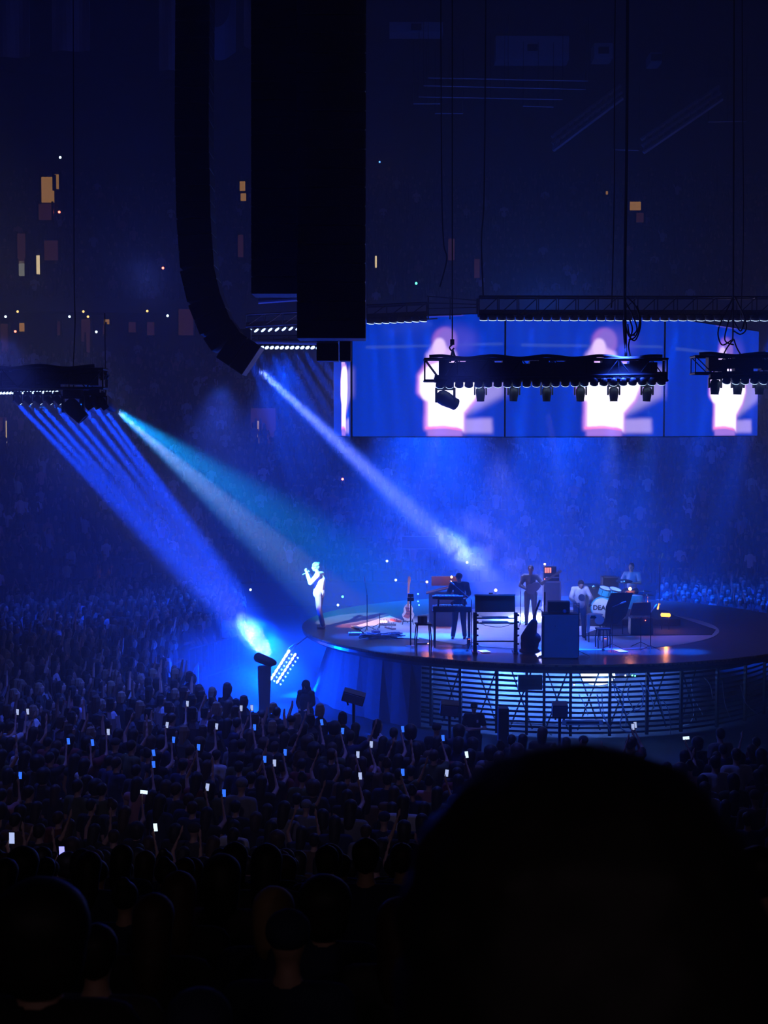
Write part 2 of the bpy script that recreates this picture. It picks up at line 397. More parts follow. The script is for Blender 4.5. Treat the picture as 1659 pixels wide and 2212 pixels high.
paint(img, [(922, 921), (960, 918), (1000, 926), (1000, 929), (960, 923), (922, 926)], (1.6, .3, .9), 1, .8)
SCRM = attr_mat('screen_image', 'col', .4, True, 1.0)
gx, gy = 166, 127
V = []; F = []; CL = []
for j in range(gy):
    for i in range(gx):
        u, v = i/(gx-1), j/(gy-1); V.append((u, 0, 1-v))
        CL.append((*img[min(H_-1, int(v*(H_-1)))][min(W_-1, int(u*(W_-1)))], 1))
for j in range(gy-1):
    for i in range(gx-1): a = j*gx+i; F.append((a, a+gx, a+gx+1, a+1))
scr_me = bpy.data.meshes.new('screen_image'); scr_me.from_pydata(V, [], F)
ca = scr_me.color_attributes.new('col', 'FLOAT_COLOR', 'POINT'); ca.data.foreach_set('color', np.asarray(CL, dtype=np.float32).ravel()); scr_me.materials.append(SCRM)
VX = [(719, 46.5, 782), (759, 41.0, 700), (1090.5, 39.6, 700), (1434, 41.0, 700), (1638, 47.0, 708)]
ZB = CAM.z-.19; ZT = CAM.z+3.12
SLAB = ['narrow edge-on video screen of the singer, end face beside the hanging speakers', 'video screen with bright singer image behind the lone moving head lamp', 'video screen with singer image at the middle of the lighting truss', 'angled video screen behind the second shorter truss']
for i in range(4):
    x0, d0, _ = VX[i]; x1, d1, _ = VX[i+1]
    A = P(x0+2, 942, d0); B = P(x1-2, 942, d1); A.z = B.z = ZB
    w = (B-A).length; ang = math.atan2(B.y-A.y, B.x-A.x)
    s_ = empty('video_screen', A, SLAB[i], 'screen', 'video screens hung in a ring over the stage', ang)
    im = link('screen_image', scr_me, None, s_); im.scale = (w, 1, ZT-ZB)
    MB().box((w/2, .09, (ZT-ZB)/2), (w+.02, .16, ZT-ZB+.05)).build('housing', CASE, s_)
# ------------------------------------------------------------------ rows of round lamps (light bars)
BEAD = mat('bead_lens', (.2, .2, .2), .3, emit=(.45, .62, 1.0), es=3.0)
def bar(name, A, B, n, label, tilt, r=.10, frame_h=.5, dome=True, depth=.5, group='rows of round blue lamps over the stage'):
    A = Vector(A); B = Vector(B); root = empty(name, A, label, 'stage light', group)
    d = B-A; L = d.length; root.rotation_euler = (0, 0, math.atan2(d.y, d.x)); sl = (B.z-A.z)
    M = MB(); h = frame_h
    for yy in (0, depth):
        for zz in (.14, h):
            M.tube([(0, yy, zz), (L, yy, zz+sl)], .03, 6)
    k = max(2, int(L/.5))
    for i in range(k+1):
        x = L*i/k; z = sl*i/k
        M.tube([(x, 0, .14+z), (x, 0, h+z)], .015, 5); M.tube([(x, depth, .14+z), (x, depth, h+z)], .015, 5); M.tube([(x, 0, h+z), (x, depth, h+z)], .015, 5)
        if i < k: M.tube([(x, 0, .14+z), (L*(i+1)/k, 0, h+sl*(i+1)/k)], .013, 5)
    M.build('frame', mat('truss_dark', (.05, .05, .06), .4, .5), root)
    MB().box((L/2, depth/2, .22+sl/2), (L, depth*.8, .12), (0, -math.atan2(sl, L), 0)).build('housing', CASE, root)
    dirv = Vector(tilt).normalized(); R = zto(-dirv)
    hous = MB().lathe([(0, .16), (r*.6, .15), (r*.95, .08), (r, 0), (r*.9, 0)], 14, R).mesh('lamp', True); hous.materials.append(CASE)
    lens = MB().lathe([(r*.97, 0), (r*.94, -.012), (r*.6, -.022), (0, -.026)], 14, R).mesh('lens', True); lens.materials.append(BEAD)
    for i in range(n):
        x = L*(i+.5)/n; z = sl*(i+.5)/n
        a = link('lamp', hous, None, root, (x, .05, z+.02)); b = link('lens', lens, None, a)
    return root
bar('light_bar', P(531, 716, 44), P(650, 710, 44), 8, 'short upper row of slanted blue lamps behind the hanging speakers', (.6, -.25, -.75), .085)
bar('light_bar', P(526, 752, 43), P(690, 752, 41.5), 15, 'dense lower row of bright blue lamps with pale tube above', (.6, -.2, -.75), .07, .35)
bar('light_bar', P(792, 700, 40), P(922, 694, 40), 8, 'slightly rising row of blue lamps between speakers and screen', (-.1, .22, -1), .11)
bar('light_bar', P(1035, 692, 38.4), P(1720, 693, 38.4), 35, 'long level row of blue lamps across the screen tops', (.0, .25, -1), .11, .62)
ob = bar('light_bar', P(-60, 852, 32.5), P(124, 848, 32.5), 26, 'near row of small blue lamps on the side truss', (.5, -.3, -.8), .045, .3, group=None)
o = MB().tube([P(535, 738, 42), P(690, 741, 41)], .055, 10).build('light_tube', mat('pale_tube', (.35, .42, .6), .4)); setp(o, 'pale horizontal tube above the dense row of blue lamps', 'tube')
o = MB().tube([P(558, 651, 38), P(641, 645, 38)], .07, 10).build('light_tube', mat('pale_tube', (.35, .42, .6), .4)); setp(o, 'short grey tube tucked behind the hanging speaker block', 'tube')
# ladder-like open end of the ring between two lamp rows
ld = empty('truss_ladder', P(925, 694, 40), 'open rigging ladder frames between two lamp rows', 'truss')
M = MB()
for (xa, ya, xb, yb) in ((922, 640, 1034, 650), (925, 655, 1034, 658), (922, 668, 1030, 664), (922, 682, 1030, 678), (925, 640, 925, 690), (972, 640, 972, 690), (1030, 645, 1030, 690), (918, 690, 945, 688)):
    M.tube([P(xa, ya, 40)-ld.location, P(xb, yb, 40)-ld.location], .022, 6)
M.build('frame', STEEL, ld)
# ------------------------------------------------------------------ trusses with moving heads
def truss(A, B, h, dp, label, name='lighting_truss'):
    A = Vector(A); B = Vector(B); d = B-A; L = d.length
    root = empty(name, A, label, 'truss', None, math.atan2(d.y, d.x))
    M = MB()
    for yy in (0, dp):
        for zz in (0, h): M.tube([(0, yy, zz), (L, yy, zz)], .028, 8)
    k = max(2, round(L/.38))
    for i in range(k):
        x0, x1 = L*i/k, L*(i+1)/k
        for yy in (0, dp):
            M.tube([(x0, yy, 0 if i % 2 else h), (x1, yy, h if i % 2 else 0)], .014, 6)
            if i % 2 == 0: M.tube([(x0, yy, 0), (x0, yy, h)], .014, 6)
        M.tube([(x0, 0, h), (x1, dp, h)], .012, 5); M.tube([(x0, 0, 0), (x0, dp, 0)], .014, 5)
    for yy in (0, dp):
        M.tube([(L, yy, 0), (L, yy, h)], .02, 6)
    for x in (0, L):
        for zz in (0, h): M.tube([(x, -.05, zz), (x, dp+.05, zz)], .03, 6)
    M.build('frame', BLACK, root)
    M = MB()
    i = 0
    for x in np.arange(.45, L-.2, .21):
        i += 1
        M.box((x, dp*.5, h*.54+.03*math.sin(i*2.3)), (.235, dp*.7, h*.74+.07*math.sin(i*1.7)), None, .012)
    M.tube(curve_pts([(x, .05, h+.045+.03*math.sin(x*5)) for x in np.arange(.1, L-.1, .3)], 4), .04, 7)
    M.build('power_box_row', CASE, root)
    return root, L
def moving_head_mesh():
    M = MB()
    M.box((0, 0, -.05), (.27, .2, .10), None, .015)                      # base
    yk = MB()
    for s_ in (-1, 1): yk.box((s_*.145, 0, -.21), (.035, .10, .24), None, .01)
    yk.box((0, 0, -.115), (.31, .12, .03), None, .008)
    hd = MB()
    hd.lathe([(0, .14), (.08, .135), (.115, .09), (.12, 0), (.105, -.12), (.095, -.20), (.10, -.215), (.085, -.215), (.08, -.19)], 20)
    le = MB().lathe([(.083, -.192), (.05, -.205), (0, -.21)], 20)
    return M.mesh('base'), yk.mesh('yoke'), hd.mesh('head', True), le.mesh('lens', True)
mh = moving_head_mesh()
for m_, q in zip(mh, (CASE, CASE, CASE, mat('lens_dark', (.12, .14, .2), .1))): m_.materials.append(q)
def moving_head(loc, label, group=None, tilt=(0, 0), sc=1.0, lensmat=None, rz=0.0):
    r = empty('moving_head_lamp', loc, label, 'stage light', group, rz); r.scale = (sc,)*3
    link('base', mh[0], None, r); y = link('yoke', mh[1], None, r)
    h = link('head', mh[2], None, r, (0, 0, -.27)); h.rotation_euler = (tilt[0], tilt[1], 0)
    if lensmat is None: link('lens', mh[3], None, h)
    else:
        me = mh[3].copy(); me.materials.clear(); me.materials.append(lensmat); link('lens', me, None, h)
    return r
A = P(918, 824, 34.0); A.y = 34.0; B = P(1441, 808, 34.0); B.z = A.z = P(1180, 822, 34).z
tr1, L1 = truss(A, B, .50, .5, 'long black truss hung in front of the middle screens')
TZ = A.z
for i, x in enumerate((1038, 1110, 1181, 1254, 1326, 1398)):
    p = P(x, 826, 34.15); p.z = TZ-.03
    moving_head(p, ['moving head lamp hanging first after the tilted one', 'moving head lamp hanging second after the tilted one, lit outline', 'moving head lamp hanging third after the tilted one, lit outline', 'moving head lamp hanging fourth, before the second singer image', 'moving head lamp hanging against the second bright singer image', 'moving head lamp hanging last at the truss end'][i], 'moving heads under the long truss', (.08*(i % 3-1), .04*(i % 2)), .92)
p = P(962, 826, 34.1); p.z = TZ-.03
moving_head(p, 'large moving head lamp swung sideways against the first singer image', 'moving heads under the long truss', (.5, -1.1), 1.45, mat('lens_white', (.3, .3, .3), .2, emit=(.6, .75, 1), es=3))
o1_ = bar('light_bar', P(940, 836, 33.9), P(1440, 829, 33.9), 24, 'row of scalloped lamps fixed along the underside of the long truss', (0, .55, -.8), .10, .22)
A = P(1502, 806, 35); B = P(1760, 806, 35); B.z = A.z
tr2, L2 = truss(A, B, .40, .5, 'second shorter black truss in front of the angled screen')
for i, x in enumerate((1545, 1594, 1641)):
    p = P(x, 812, 35.1); p.z = A.z-.02
    moving_head(p, ['moving head lamp first under the second truss', 'moving head lamp in front of the narrow singer image', 'moving head lamp third under the second truss'][i], 'moving heads under the second truss', (.05, .03), 1.0)
bar('light_bar', P(1560, 827, 34.9), P(1720, 827, 34.9), 8, 'row of scalloped lamps under the second shorter truss', (0, .55, -.8), .10, .18)
# side truss at the near side of the hall
A = P(-70, 838, 32.4); B = P(222, 832, 32.4); B.z = A.z
tr3, L3 = truss(A, B, .42, .5, 'dark side truss above the wide blue beam')
LW = mat('lens_white', (.3, .3, .3), .2)
for i, x in enumerate((38, 60, 82, 104, 124)):
    p = P(x, 846, 32.3); moving_head(p, ['outermost', 'second', 'middle', 'fourth', 'innermost'][i]+' small moving head lamp of the even row on the side truss', 'small lamps on the side truss', (0, -.6), .62, LW)
p = P(158, 842, 31.9); moving_head(p, 'big dark moving head lamp hanging at the side truss corner', None, (0, -.75), 1.5)
p = P(186, 843, 32.2); moving_head(p, 'moving head lamp with bright cap next to the big dark one', None, (.1, -.6), .9, LW)
p = P(205, 841, 32.2); moving_head(p, 'slim moving head lamp near the side truss end', None, (.1, -.5), .9)
p = P(220, 848, 32.2); moving_head(p, 'outermost moving head lamp on the side truss with lit rim', None, (.1, -.6), .8, LW)
# follow spot
fs = empty('follow_spot', FOL, 'follow spot with white lens throwing the cyan beam', 'stage light')
fd = (FOLT-FOL).normalized(); R = zto(fd)
MB().lathe([(0, -.75), (.10, -.74), (.13, -.6), (.13, -.12), (.10, -.08), (.10, -.05), (.09, -.05)], 20, R).build('body', CASE, fs, smooth=True)
MB().lathe([(.095, -.055), (.05, -.045), (0, -.04)], 20, R).build('lens', mat('lens_follow', (.3, .3, .3), .3, emit=(.7, .95, 1), es=8), fs)
MB().tube([fd*-.4+Vector((0, 0, .1)), fd*-.4+Vector((0, 0, 2.0))], .012, 8).build('hanging_pole', BLACK, fs)
# the head that throws the lavender beam
ks = empty('beam_lamp', KEY, 'beam lamp below the curved speaker hang throwing the lavender beam', 'stage light')
kd = (KEYT-KEY).normalized(); R = zto(kd)
MB().lathe([(0, -.5), (.12, -.48), (.16, -.3), (.13, -.14), (.13, -.12), (.12, -.12)], 20, R).build('body', CASE, ks, smooth=True)
MB().lathe([(.12, -.125), (.05, -.115), (0, -.11)], 20, R).build('lens', mat('lens_follow', (.3, .3, .3), .3), ks)
MB().box(-kd*.35+Vector((0, 0, .45)), (.4, .3, .5)).build('bracket', BLACK, ks)
# ------------------------------------------------------------------ speaker hangs
def cabinet_mesh(w, dp, h):
    M = MB(); M.box((0, 0, 0), (w, dp, h), None, .02); me = M.mesh('cabinet'); me.materials.append(CASE)
    g = MB().box((0, -dp/2-.006, 0), (w*.94, .02, h*.86)).mesh('grille'); g.materials.append(GRILL)
    return me, g
def hang(pts, w, dp, label, group, ry=True, rz=0.0):
    """cabinets strung along the points (top to bottom)"""
    pts = [Vector(p) for p in pts]; root = empty('speaker_array', pts[-1], label, 'speaker', group)
    L = [0]
    for a, b in zip(pts, pts[1:]): L.append(L[-1]+(b-a).length)
    n = max(1, round(L[-1]/.37)); h = L[-1]/n; cm, gm = cabinet_mesh(w, dp, h*.955)
    for i in range(n):
        s_ = (i+.5)*h
        for k in range(len(pts)-1):
            if L[k] <= s_ <= L[k+1]: break
        q = pts[k].lerp(pts[k+1], (s_-L[k])/(L[k+1]-L[k])); t = (pts[k+1]-pts[k]).normalized()
        c = link('cabinet', cm, None, root, q-pts[-1]); c.rotation_euler = (0, math.atan2(-t.x, -t.z), rz) if ry else (0, 0, rz)
        link('grille', gm, None, c)
    MB().tube([pts[0]-pts[-1], pts[0]-pts[-1]+Vector((0, 0, 4))], .03, 6).build('hanging_chain', BLACK, root)
    return root
g_ = 'black speaker hangs over the stage'
hang([P(x, y, 34) for x, y in ((422, -120), (422, 0), (420, 300), (424, 480), (432, 590), (446, 650), (468, 705), (498, 748), (548, 782))], .78, 1.0, 'curved black speaker hang ending in a hook beside the lavender beam', g_)
hang([P(x, y, 30) for x, y in ((717, -120), (717, 735))], 1.38, .9, 'widest straight black speaker block hanging at the hall centre', g_, False)
hang([P(x, y, 31.5) for x, y in ((600, -120), (600, 640))], 1.06, .9, 'straight black speaker column ending above the others', g_, False)
hang([P(x, y, 31.2) for x, y in ((708, 700), (708, 782))], .46, .5, 'small speaker box hanging below the wide block, nearer the curved hang', g_, False)
hang([P(x, y, 31.0) for x, y in ((746, 690), (746, 782))], .24, .5, 'slim speaker box hanging below the wide block, against the screen', g_, False)
# ------------------------------------------------------------------ people
SKIN = mat('skin', (.46, .28, .21), .6, var=.08)
HAIRS = [mat('hair_black', (.012, .010, .010), .6), mat('hair_brown', (.05, .025, .015), .6), mat('hair_fair', (.30, .19, .10), .6)]
def icap(bm, p0, p1, r0, r1, sub=1):
    if (p1-p0).length+min(r0, r1) <= max(r0, r1)*1.03:
        q = bmesh.ops.create_icosphere(bm, subdivisions=sub, radius=max(r0, r1))['verts']; bmesh.ops.translate(bm, vec=p0 if r0 > r1 else p1, verts=q); return
    k = 12 if sub > 1 else 8
    pts = [p+Vector((math.cos(a)*math.cos(b), math.sin(a)*math.cos(b), math.sin(b)))*r for p, r in ((p0, r0), (p1, r1)) for b in np.linspace(-1.4, 1.4, k-3) for a in np.linspace(0, 2*math.pi, k, endpoint=False)]
    vs = [bm.verts.new(q) for q in pts]; h = bmesh.ops.convex_hull(bm, input=vs, use_existing_faces=False)
    for v in {g for g in h['geom_interior'] if isinstance(g, bmesh.types.BMVert)} | {v for v in vs if v.is_valid and not v.link_faces}:
        if v.is_valid: bm.verts.remove(v)
def blob(prims, voxel, smooth=4, name='m'):
    """one closed surface grown over tapered limbs and rounded masses"""
    me = bpy.data.meshes.new('t'); first = True; bmA = bmesh.new()
    for p in prims:
        b = bmesh.new()
        if p[0] == 'c': icap(b, Vector(p[1]), Vector(p[2]), p[3], p[4], 2 if voxel < .02 else 1)
        else:
            q = bmesh.ops.create_icosphere(b, subdivisions=2, radius=1)['verts']; bmesh.ops.scale(b, vec=p[2], verts=q)
            if len(p) > 3 and p[3] is not None: bmesh.ops.rotate(b, matrix=Euler(p[3]).to_matrix(), verts=q)
            bmesh.ops.translate(b, vec=p[1], verts=q)
        bmesh.ops.recalc_face_normals(b, faces=b.faces)
        t = bpy.data.meshes.new('t2'); b.to_mesh(t); b.free(); bmA.from_mesh(t); bpy.data.meshes.remove(t)
    bmA.to_mesh(me); bmA.free()
    o = bpy.data.objects.new('t', me); C.objects.link(o)
    m = o.modifiers.new('r', 'REMESH'); m.mode = 'VOXEL'; m.voxel_size = voxel
    if smooth: s_ = o.modifiers.new('s', 'SMOOTH'); s_.iterations = smooth; s_.factor = .5
    dg = bpy.context.evaluated_depsgraph_get(); dg.update()
    out = bpy.data.meshes.new_from_object(o.evaluated_get(dg)); out.name = name
    bpy.data.objects.remove(o); bpy.data.meshes.remove(me)
    out.polygons.foreach_set('use_smooth', [True]*len(out.polygons)); return out
def V3(*a): return Vector(a)
def joints(**kw):
    J = dict(pel=V3(0, 0, .95), chest=V3(0, .0, 1.28), neck=V3(0, -.01, 1.48), head=V3(0, .03, 1.63),
             shl=V3(-.185, 0, 1.42), shr=V3(.185, 0, 1.42), ell=V3(-.25, -.02, 1.14), elr=V3(.25, -.02, 1.14),
             wrl=V3(-.25, .10, .90), wrr=V3(.25, .10, .90), hipl=V3(-.095, 0, .92), hipr=V3(.095, 0, .92),
             knl=V3(-.11, .03, .50), knr=V3(.11, .03, .50), anl=V3(-.12, 0, .09), anr=V3(.12, 0, .09), face=V3(0, 1, 0))
    J.update(kw)
    for k, v in J.items(): J[k] = Vector(v)
    return J
def hand_prims(el, wr, k, curl, fine, spread=None):
    d = (wr-el).normalized(); side = d.cross(V3(0, 0, 1)); side = side.normalized() if side.length > .2 else V3(1, 0, 0)
    nrm = side.cross(d).normalized()
    pr = [('c', wr, wr+d*.07, .025, .036)]
    if not fine: return pr+[('c', wr+d*.07, wr+d*.15+nrm*curl*.04, .034, .022), ('c', wr+d*.03, wr+d*.09+side*.05*k, .016, .012)]
    L = (.075, .085, .08, .062)
    for i in range(4):
        b = wr+d*.085+side*(.030-.020*i)*k
        m_ = b+(d*math.cos(curl)+nrm*math.sin(curl)*1)*L[i]*.5; e = m_+(d*math.cos(curl*2.2)+nrm*math.sin(curl*2.2))*L[i]*.5
        pr += [('c', b, m_, .0105, .0095), ('c', m_, e, .0095, .008)]
    t0 = wr+d*.03+side*.03*k; t1 = t0+(d*.6+side*.8*k+nrm*.3*curl).normalized()*.045; t2 = t1+(d*.9+nrm*.6*curl).normalized()*.035
    return pr+[('c', t0, t1, .014, .0115), ('c', t1, t2, .0115, .009)]
def person_parts(J, voxel=.03, hair='short', sleeve='short', fine=False, curl=(.5, .5), hood=False, width=1.0, beard=False):
    """returns {part: mesh} : one continuous body, clothes and hair over it"""
    f = J['face'].normalized(); sd = f.cross(V3(0, 0, 1)).normalized(); up = sd.cross(f).normalized(); hd = J['head']
    def H(x, y, z): return hd+sd*x+f*y+up*z
    w = width
    body = [('c', J['pel'], J['chest'], .115*w, .125*w), ('c', J['chest'], J['neck']-V3(0, 0, .06), .125*w, .09), ('c', J['neck']-V3(0, 0, .05), hd-up*.03, .056, .052),
            ('c', J['shl'], J['shr'], .062, .062),
            ('e', H(0, 0, .02), (.078, .095, .108)), ('c', H(0, .02, -.02), H(0, .055, -.075), .062, .036)]
    # rotate head ellipsoid with the face direction
    ang = math.atan2(-f.x, f.y); body[4] = ('e', H(0, -.005, .025), (.076, .094, .104), (0, 0, ang))
    if fine: body += [('c', H(0, .085, .02), H(0, .112, -.018), .009, .014), ('e', H(.078, -.01, 0), (.012, .02, .03), (0, 0, ang)), ('e', H(-.078, -.01, 0), (.012, .02, .03), (0, 0, ang)), ('c', H(-.03, .082, .035), H(.03, .082, .035), .014, .014), ('c', H(-.018, .088, -.045), H(.018, .088, -.045), .010, .010)]
    for s_, k in (('l', -1), ('r', 1)):
        sh, el, wr = J['sh'+s_], J['el'+s_], J['wr'+s_]
        body += [('c', sh, el, .052, .040), ('c', el, wr, .041, .026)]+hand_prims(el, wr, k if wr.z < el.z else -k, curl[0 if s_ == 'l' else 1], fine)
        body += [('c', J['hip'+s_], J['kn'+s_], .085, .056), ('c', J['kn'+s_], J['an'+s_], .058, .036)]
    P_ = {'body': blob(body, voxel, 3)}
    e = .016
    sh_ = [('c', J['pel']+V3(0, 0, .02), J['chest'], .13*w+e, .135*w+e), ('c', J['chest'], J['neck']-V3(0, 0, .08), .135*w+e, .095+e), ('c', J['shl'], J['shr'], .068+e, .068+e)]
    for s_ in 'lr':
        sh, el, wr = J['sh'+s_], J['el'+s_], J['wr'+s_]
        if sleeve == 'long': sh_ += [('c', sh, el, .058+e, .048+e), ('c', el, wr, .048+e, .034+e*.6)]
        elif sleeve == 'short': sh_ += [('c', sh, sh.lerp(el, .62), .060+e, .056+e)]
    P_['shirt'] = blob(sh_, voxel, 3)
    tr = [('c', J['hipl'], J['hipr'], .10+e, .10+e), ('c', J['pel'], J['pel']-V3(0, 0, .05), .115*w+e*.6, .11*w+e*.6)]
    for s_ in 'lr': tr += [('c', J['hip'+s_], J['kn'+s_], .090+e, .064+e*.8), ('c', J['kn'+s_], J['an'+s_]+V3(0, 0, .0), .062+e*.8, .048+e*.7)]
    P_['trousers'] = blob(tr, voxel, 3)
    fd = V3(f.x, f.y, 0).normalized() if 'feet' not in J else J['feet']
    so = []
    for s_ in 'lr': a = J['an'+s_]; so += [('c', a-V3(0, 0, .04)-fd*.03, a-V3(0, 0, .055)+fd*.14, .045, .036)]
    P_['shoes'] = blob(so, max(voxel*.7, .014), 2)
    if hair == 'short': h = [('e', H(0, -.022, .045), (.090, .100, .096), (0, 0, ang)), ('e', H(0, -.05, .0), (.078, .068, .075), (0, 0, ang))]
    elif hair == 'curly': h = [('e', H(0, -.015, .052), (.094, .106, .095), (0, 0, ang))]+[('e', H(.07*math.cos(a), -.02+.075*math.sin(a), .075+.03*math.sin(3*a)), (.038,)*3) for a in np.arange(0, 6.28, .7)]+[('e', H(0, -.075, .0), (.07, .05, .06), (0, 0, ang))]
    elif hair == 'long': h = [('e', H(0, -.022, .04), (.098, .110, .105), (0, 0, ang)), ('c', H(0, -.05, .0), H(0, -.085, -.20), .095, .085), ('c', H(0, -.085, -.20), H(0, -.08, -.36), .085, .05)]
    elif hair == 'bob': h = [('e', H(0, -.02, .04), (.105, .115, .108), (0, 0, ang)), ('c', H(0, -.045, .0), H(0, -.055, -.11), .105, .09)]
    elif hair == 'bun': h = [('e', H(0, -.022, .042), (.092, .104, .099), (0, 0, ang)), ('e', H(0, -.07, .135), (.05, .05, .05))]
    elif hair == 'puff': h = [('e', H(0, -.02, .045), (.135, .135, .13), (0, 0, ang)), ('e', H(0, -.04, -.03), (.125, .11, .11))]
    elif hair == 'cap': h = [('e', H(0, -.005, .055), (.094, .112, .085), (0, 0, ang)), ('c', H(-.04, .09, .06), H(.04, .09, .06), .02, .02), ('c', H(-.03, .14, .05), H(.03, .14, .05), .014, .014)]
    P_['hat' if hair == 'cap' else 'hair'] = blob(h, max(voxel*.8, .012), 2)
    return P_
def put_person(parts, mats, loc, rz, label, group=None, sc=1.0):
    """body mesh is the thing itself, clothes and hair are its parts"""
    b = link('person', parts['body'], None, None, loc); b.rotation_euler = (0, 0, rz); b.scale = (sc,)*3
    b.data.materials.clear(); b.data.materials.append(mats['body'])
    for k, me in parts.items():
        if k == 'body': continue
        me.materials.clear(); me.materials.append(mats[k]); link(k, me, None, b)
    return setp(b, label, 'person', group)
DENIM = mat('dark_denim', (.03, .035, .06), .9, scale=30)
# crowd poses; +Y is the way they look
vx = .032
def arms(l, r): 
    d = {}
    if l == 'up': d.update(ell=(-.27, .08, 1.62), wrl=(-.20, .16, 1.86))
    if r == 'up': d.update(elr=(.27, .08, 1.62), wrr=(.20, .16, 1.86))
    if r == 'phone': d.update(elr=(.24, .22, 1.40), wrr=(.10, .36, 1.60))
    if l == 'phone': d.update(ell=(-.24, .22, 1.40), wrl=(-.06, .36, 1.60))
    if r == 'wave': d.update(elr=(.36, .04, 1.60), wrr=(.44, .08, 1.84))
    if l == 'front': d.update(ell=(-.27, .08, 1.16), wrl=(-.10, .24, 1.18))
    if r == 'front': d.update(elr=(.27, .08, 1.16), wrr=(.10, .24, 1.18))
    return d
PHJ = dict(elr=(.20, .20, 1.52), wrr=(.10, .30, 1.74))
KINDS = [('short hair', joints(), 'short', 'short'), ('long hair', joints(), 'long', 'short'), ('long hair, both arms up', joints(**arms('up', 'up')), 'long', 'none'),
         ('short hair, one arm raised', joints(**arms('', 'wave')), 'short', 'short'), ('bobbed hair, hands together', joints(**arms('front', 'front')), 'bob', 'short'),
         ('hair in a bun', joints(**arms('front', '')), 'bun', 'long'), ('cap on', joints(), 'cap', 'long'), ('full puffy hair', joints(**arms('', 'front')), 'puff', 'short')]
BASE = [(k[0], person_parts(k[1], vx, k[2], k[3])) for k in KINDS]
PHONER = [('short hair, phone arm up', person_parts(joints(**PHJ), vx, 'short', 'short')), ('long hair, phone arm up', person_parts(joints(**PHJ), vx, 'long', 'none'))]
CLOTH = [('black', (.014, .014, .017), 9), ('charcoal', (.04, .04, .045), 4), ('navy', (.02, .03, .08), 4), ('dark red', (.16, .03, .03), 2), ('olive', (.08, .09, .04), 2), ('brown', (.12, .07, .045), 2), ('grey', (.18, .18, .19), 2), ('pink', (.42, .2, .22), 1), ('white', (.5, .5, .5), 2)]
CM = {n: mat('cloth_'+n.replace(' ', '_'), c, .9) for n, c, w in CLOTH}
CW = [n for n, c, w in CLOTH for _ in range(w)]
made = {}; LAST = [None]
def crowd_person(kind, cloth, loc, rz, sc, label, group, hair=None):
    """copies the pose once per clothing colour, then shares those meshes"""
    name, parts = kind; hm_ = hair if hair is not None else (0 if hash_(loc) % 3 else 1)
    key = (name, cloth, hm_)
    if key not in made:
        q = {}
        for k, me in parts.items():
            c = me.copy(); c.materials.clear()
            c.materials.append({'body': SKIN, 'shirt': CM[cloth], 'trousers': DENIM, 'shoes': BLACK, 'hat': CM[cloth], 'hair': HAIRS[hm_]}[k]); q[k] = c
        made[key] = q
    q = made[key]; b = bpy.data.objects.new('person', q['body']); C.objects.link(b); b.location = loc; b.rotation_euler = (0, 0, rz); b.scale = (sc,)*3
    for k, me in q.items():
        if k == 'body' or k == 'shoes' or (k == 'trousers' and loc[1] < 24 and False): continue
        c = bpy.data.objects.new(k, me); C.objects.link(c); c.parent = b
    LAST[0] = b
    return setp(b, label, 'person', group)
def hash_(l): return int(abs(l[0]*7919+l[1]*104729))
# ---- places on the arena floor and on the near bank
def in_big_head(px, py): return (abs(px-1262) < 395*math.sqrt(max(0, min(1, (py-1597)/430))) and py > 1640)
taken = []
def free(x, y, r): return all((x-a)**2+(y-b)**2 > r*r for a, b in taken)
def look(x, y): return math.atan2(SC0.y-y, SC0.x-x)-math.pi/2
PHONES = [(405, 1520, 0), (521, 1530, 0), (544, 1529, 0), (468, 1569, 0), (550, 1571, 1), (361, 1566, 0), (234, 1581, 0), (375, 1598, 1), (148, 1601, 1), (200, 1604, 1), (429, 1614, 1), (332, 1651, 1), (332, 1626, 1), (616, 1625, 1), (572, 1640, 1), (593, 1648, 0), (44, 1675, 1), (740, 1579, 1), (695, 1560, 1), (802, 1608, 0), (773, 1630, 0), (870, 1668, 1), (957, 1594, 1), (311, 1711, 2), (448, 1700, 0), (484, 1713, 1), (336, 1787, 2), (134, 1840, 3), (1372, 1566, 0), (1482, 1594, 2), (1367, 1570, 0), (965, 1670, 0), (60, 1537, 0), (38, 1538, 0), (26, 1810, 0), (870, 1575, 1), (1008, 1630, 2), (778, 1676, 0)]
SCREEN_C = [mat('phone_screen', (.02, .02, .02), .3, emit=(.5, .6, 1), es=.9), mat('phone_screen_blue', (.02, .02, .02), .3, emit=(.03, .16, 1), es=1.3), mat('phone_screen_white', (.02, .02, .02), .3, emit=(.6, .8, 1), es=1.6), mat('phone_screen_violet', (.02, .02, .02), .3, emit=(.25, .25, 1), es=2.0)]
SN = ['pale', 'blue', 'white glowing', 'violet']
phb = MB().box((0, 0, 0), (.068, .010, .135), None, .004).mesh('smartphone'); phb.materials.append(BLACK)
phs = []
for m_ in SCREEN_C:
    m_.cycles.emission_sampling = 'NONE'
    s_ = MB().box((0, -.0065, 0), (.056, .003, .115)).mesh('screen'); s_.materials.append(m_); phs.append(s_)
n_person = 0
MARKS = [('the tilted lamp stand', 765, 1520), ('the bent pillar lamp', 572, 1500), ('the hooded silhouette', 660, 1540), ('the crossed-arm guard', 1023, 1580), ('the white T-shirt', 871, 1700),
         ('the biggest head', 950, 1790), ('the crowd barrier', 430, 1470), ('the glossy cap', 620, 1975), ('the very large puffy head', 82, 1900), ('the dangling cables', 1480, 1560), ('the blue-lit shirts', 1565, 1640),
         ('the orange gangway', 235, 1260), ('the round dark head', 790, 1812), ('the violet phone', 134, 1840), ('the sideways phone', 336, 1787), ('the mid-crowd white phone', 332, 1651), ('the singer', 677, 1290), ('the drum-side deck rim', 1600, 1400), ('the paired phones', 533, 1530)]
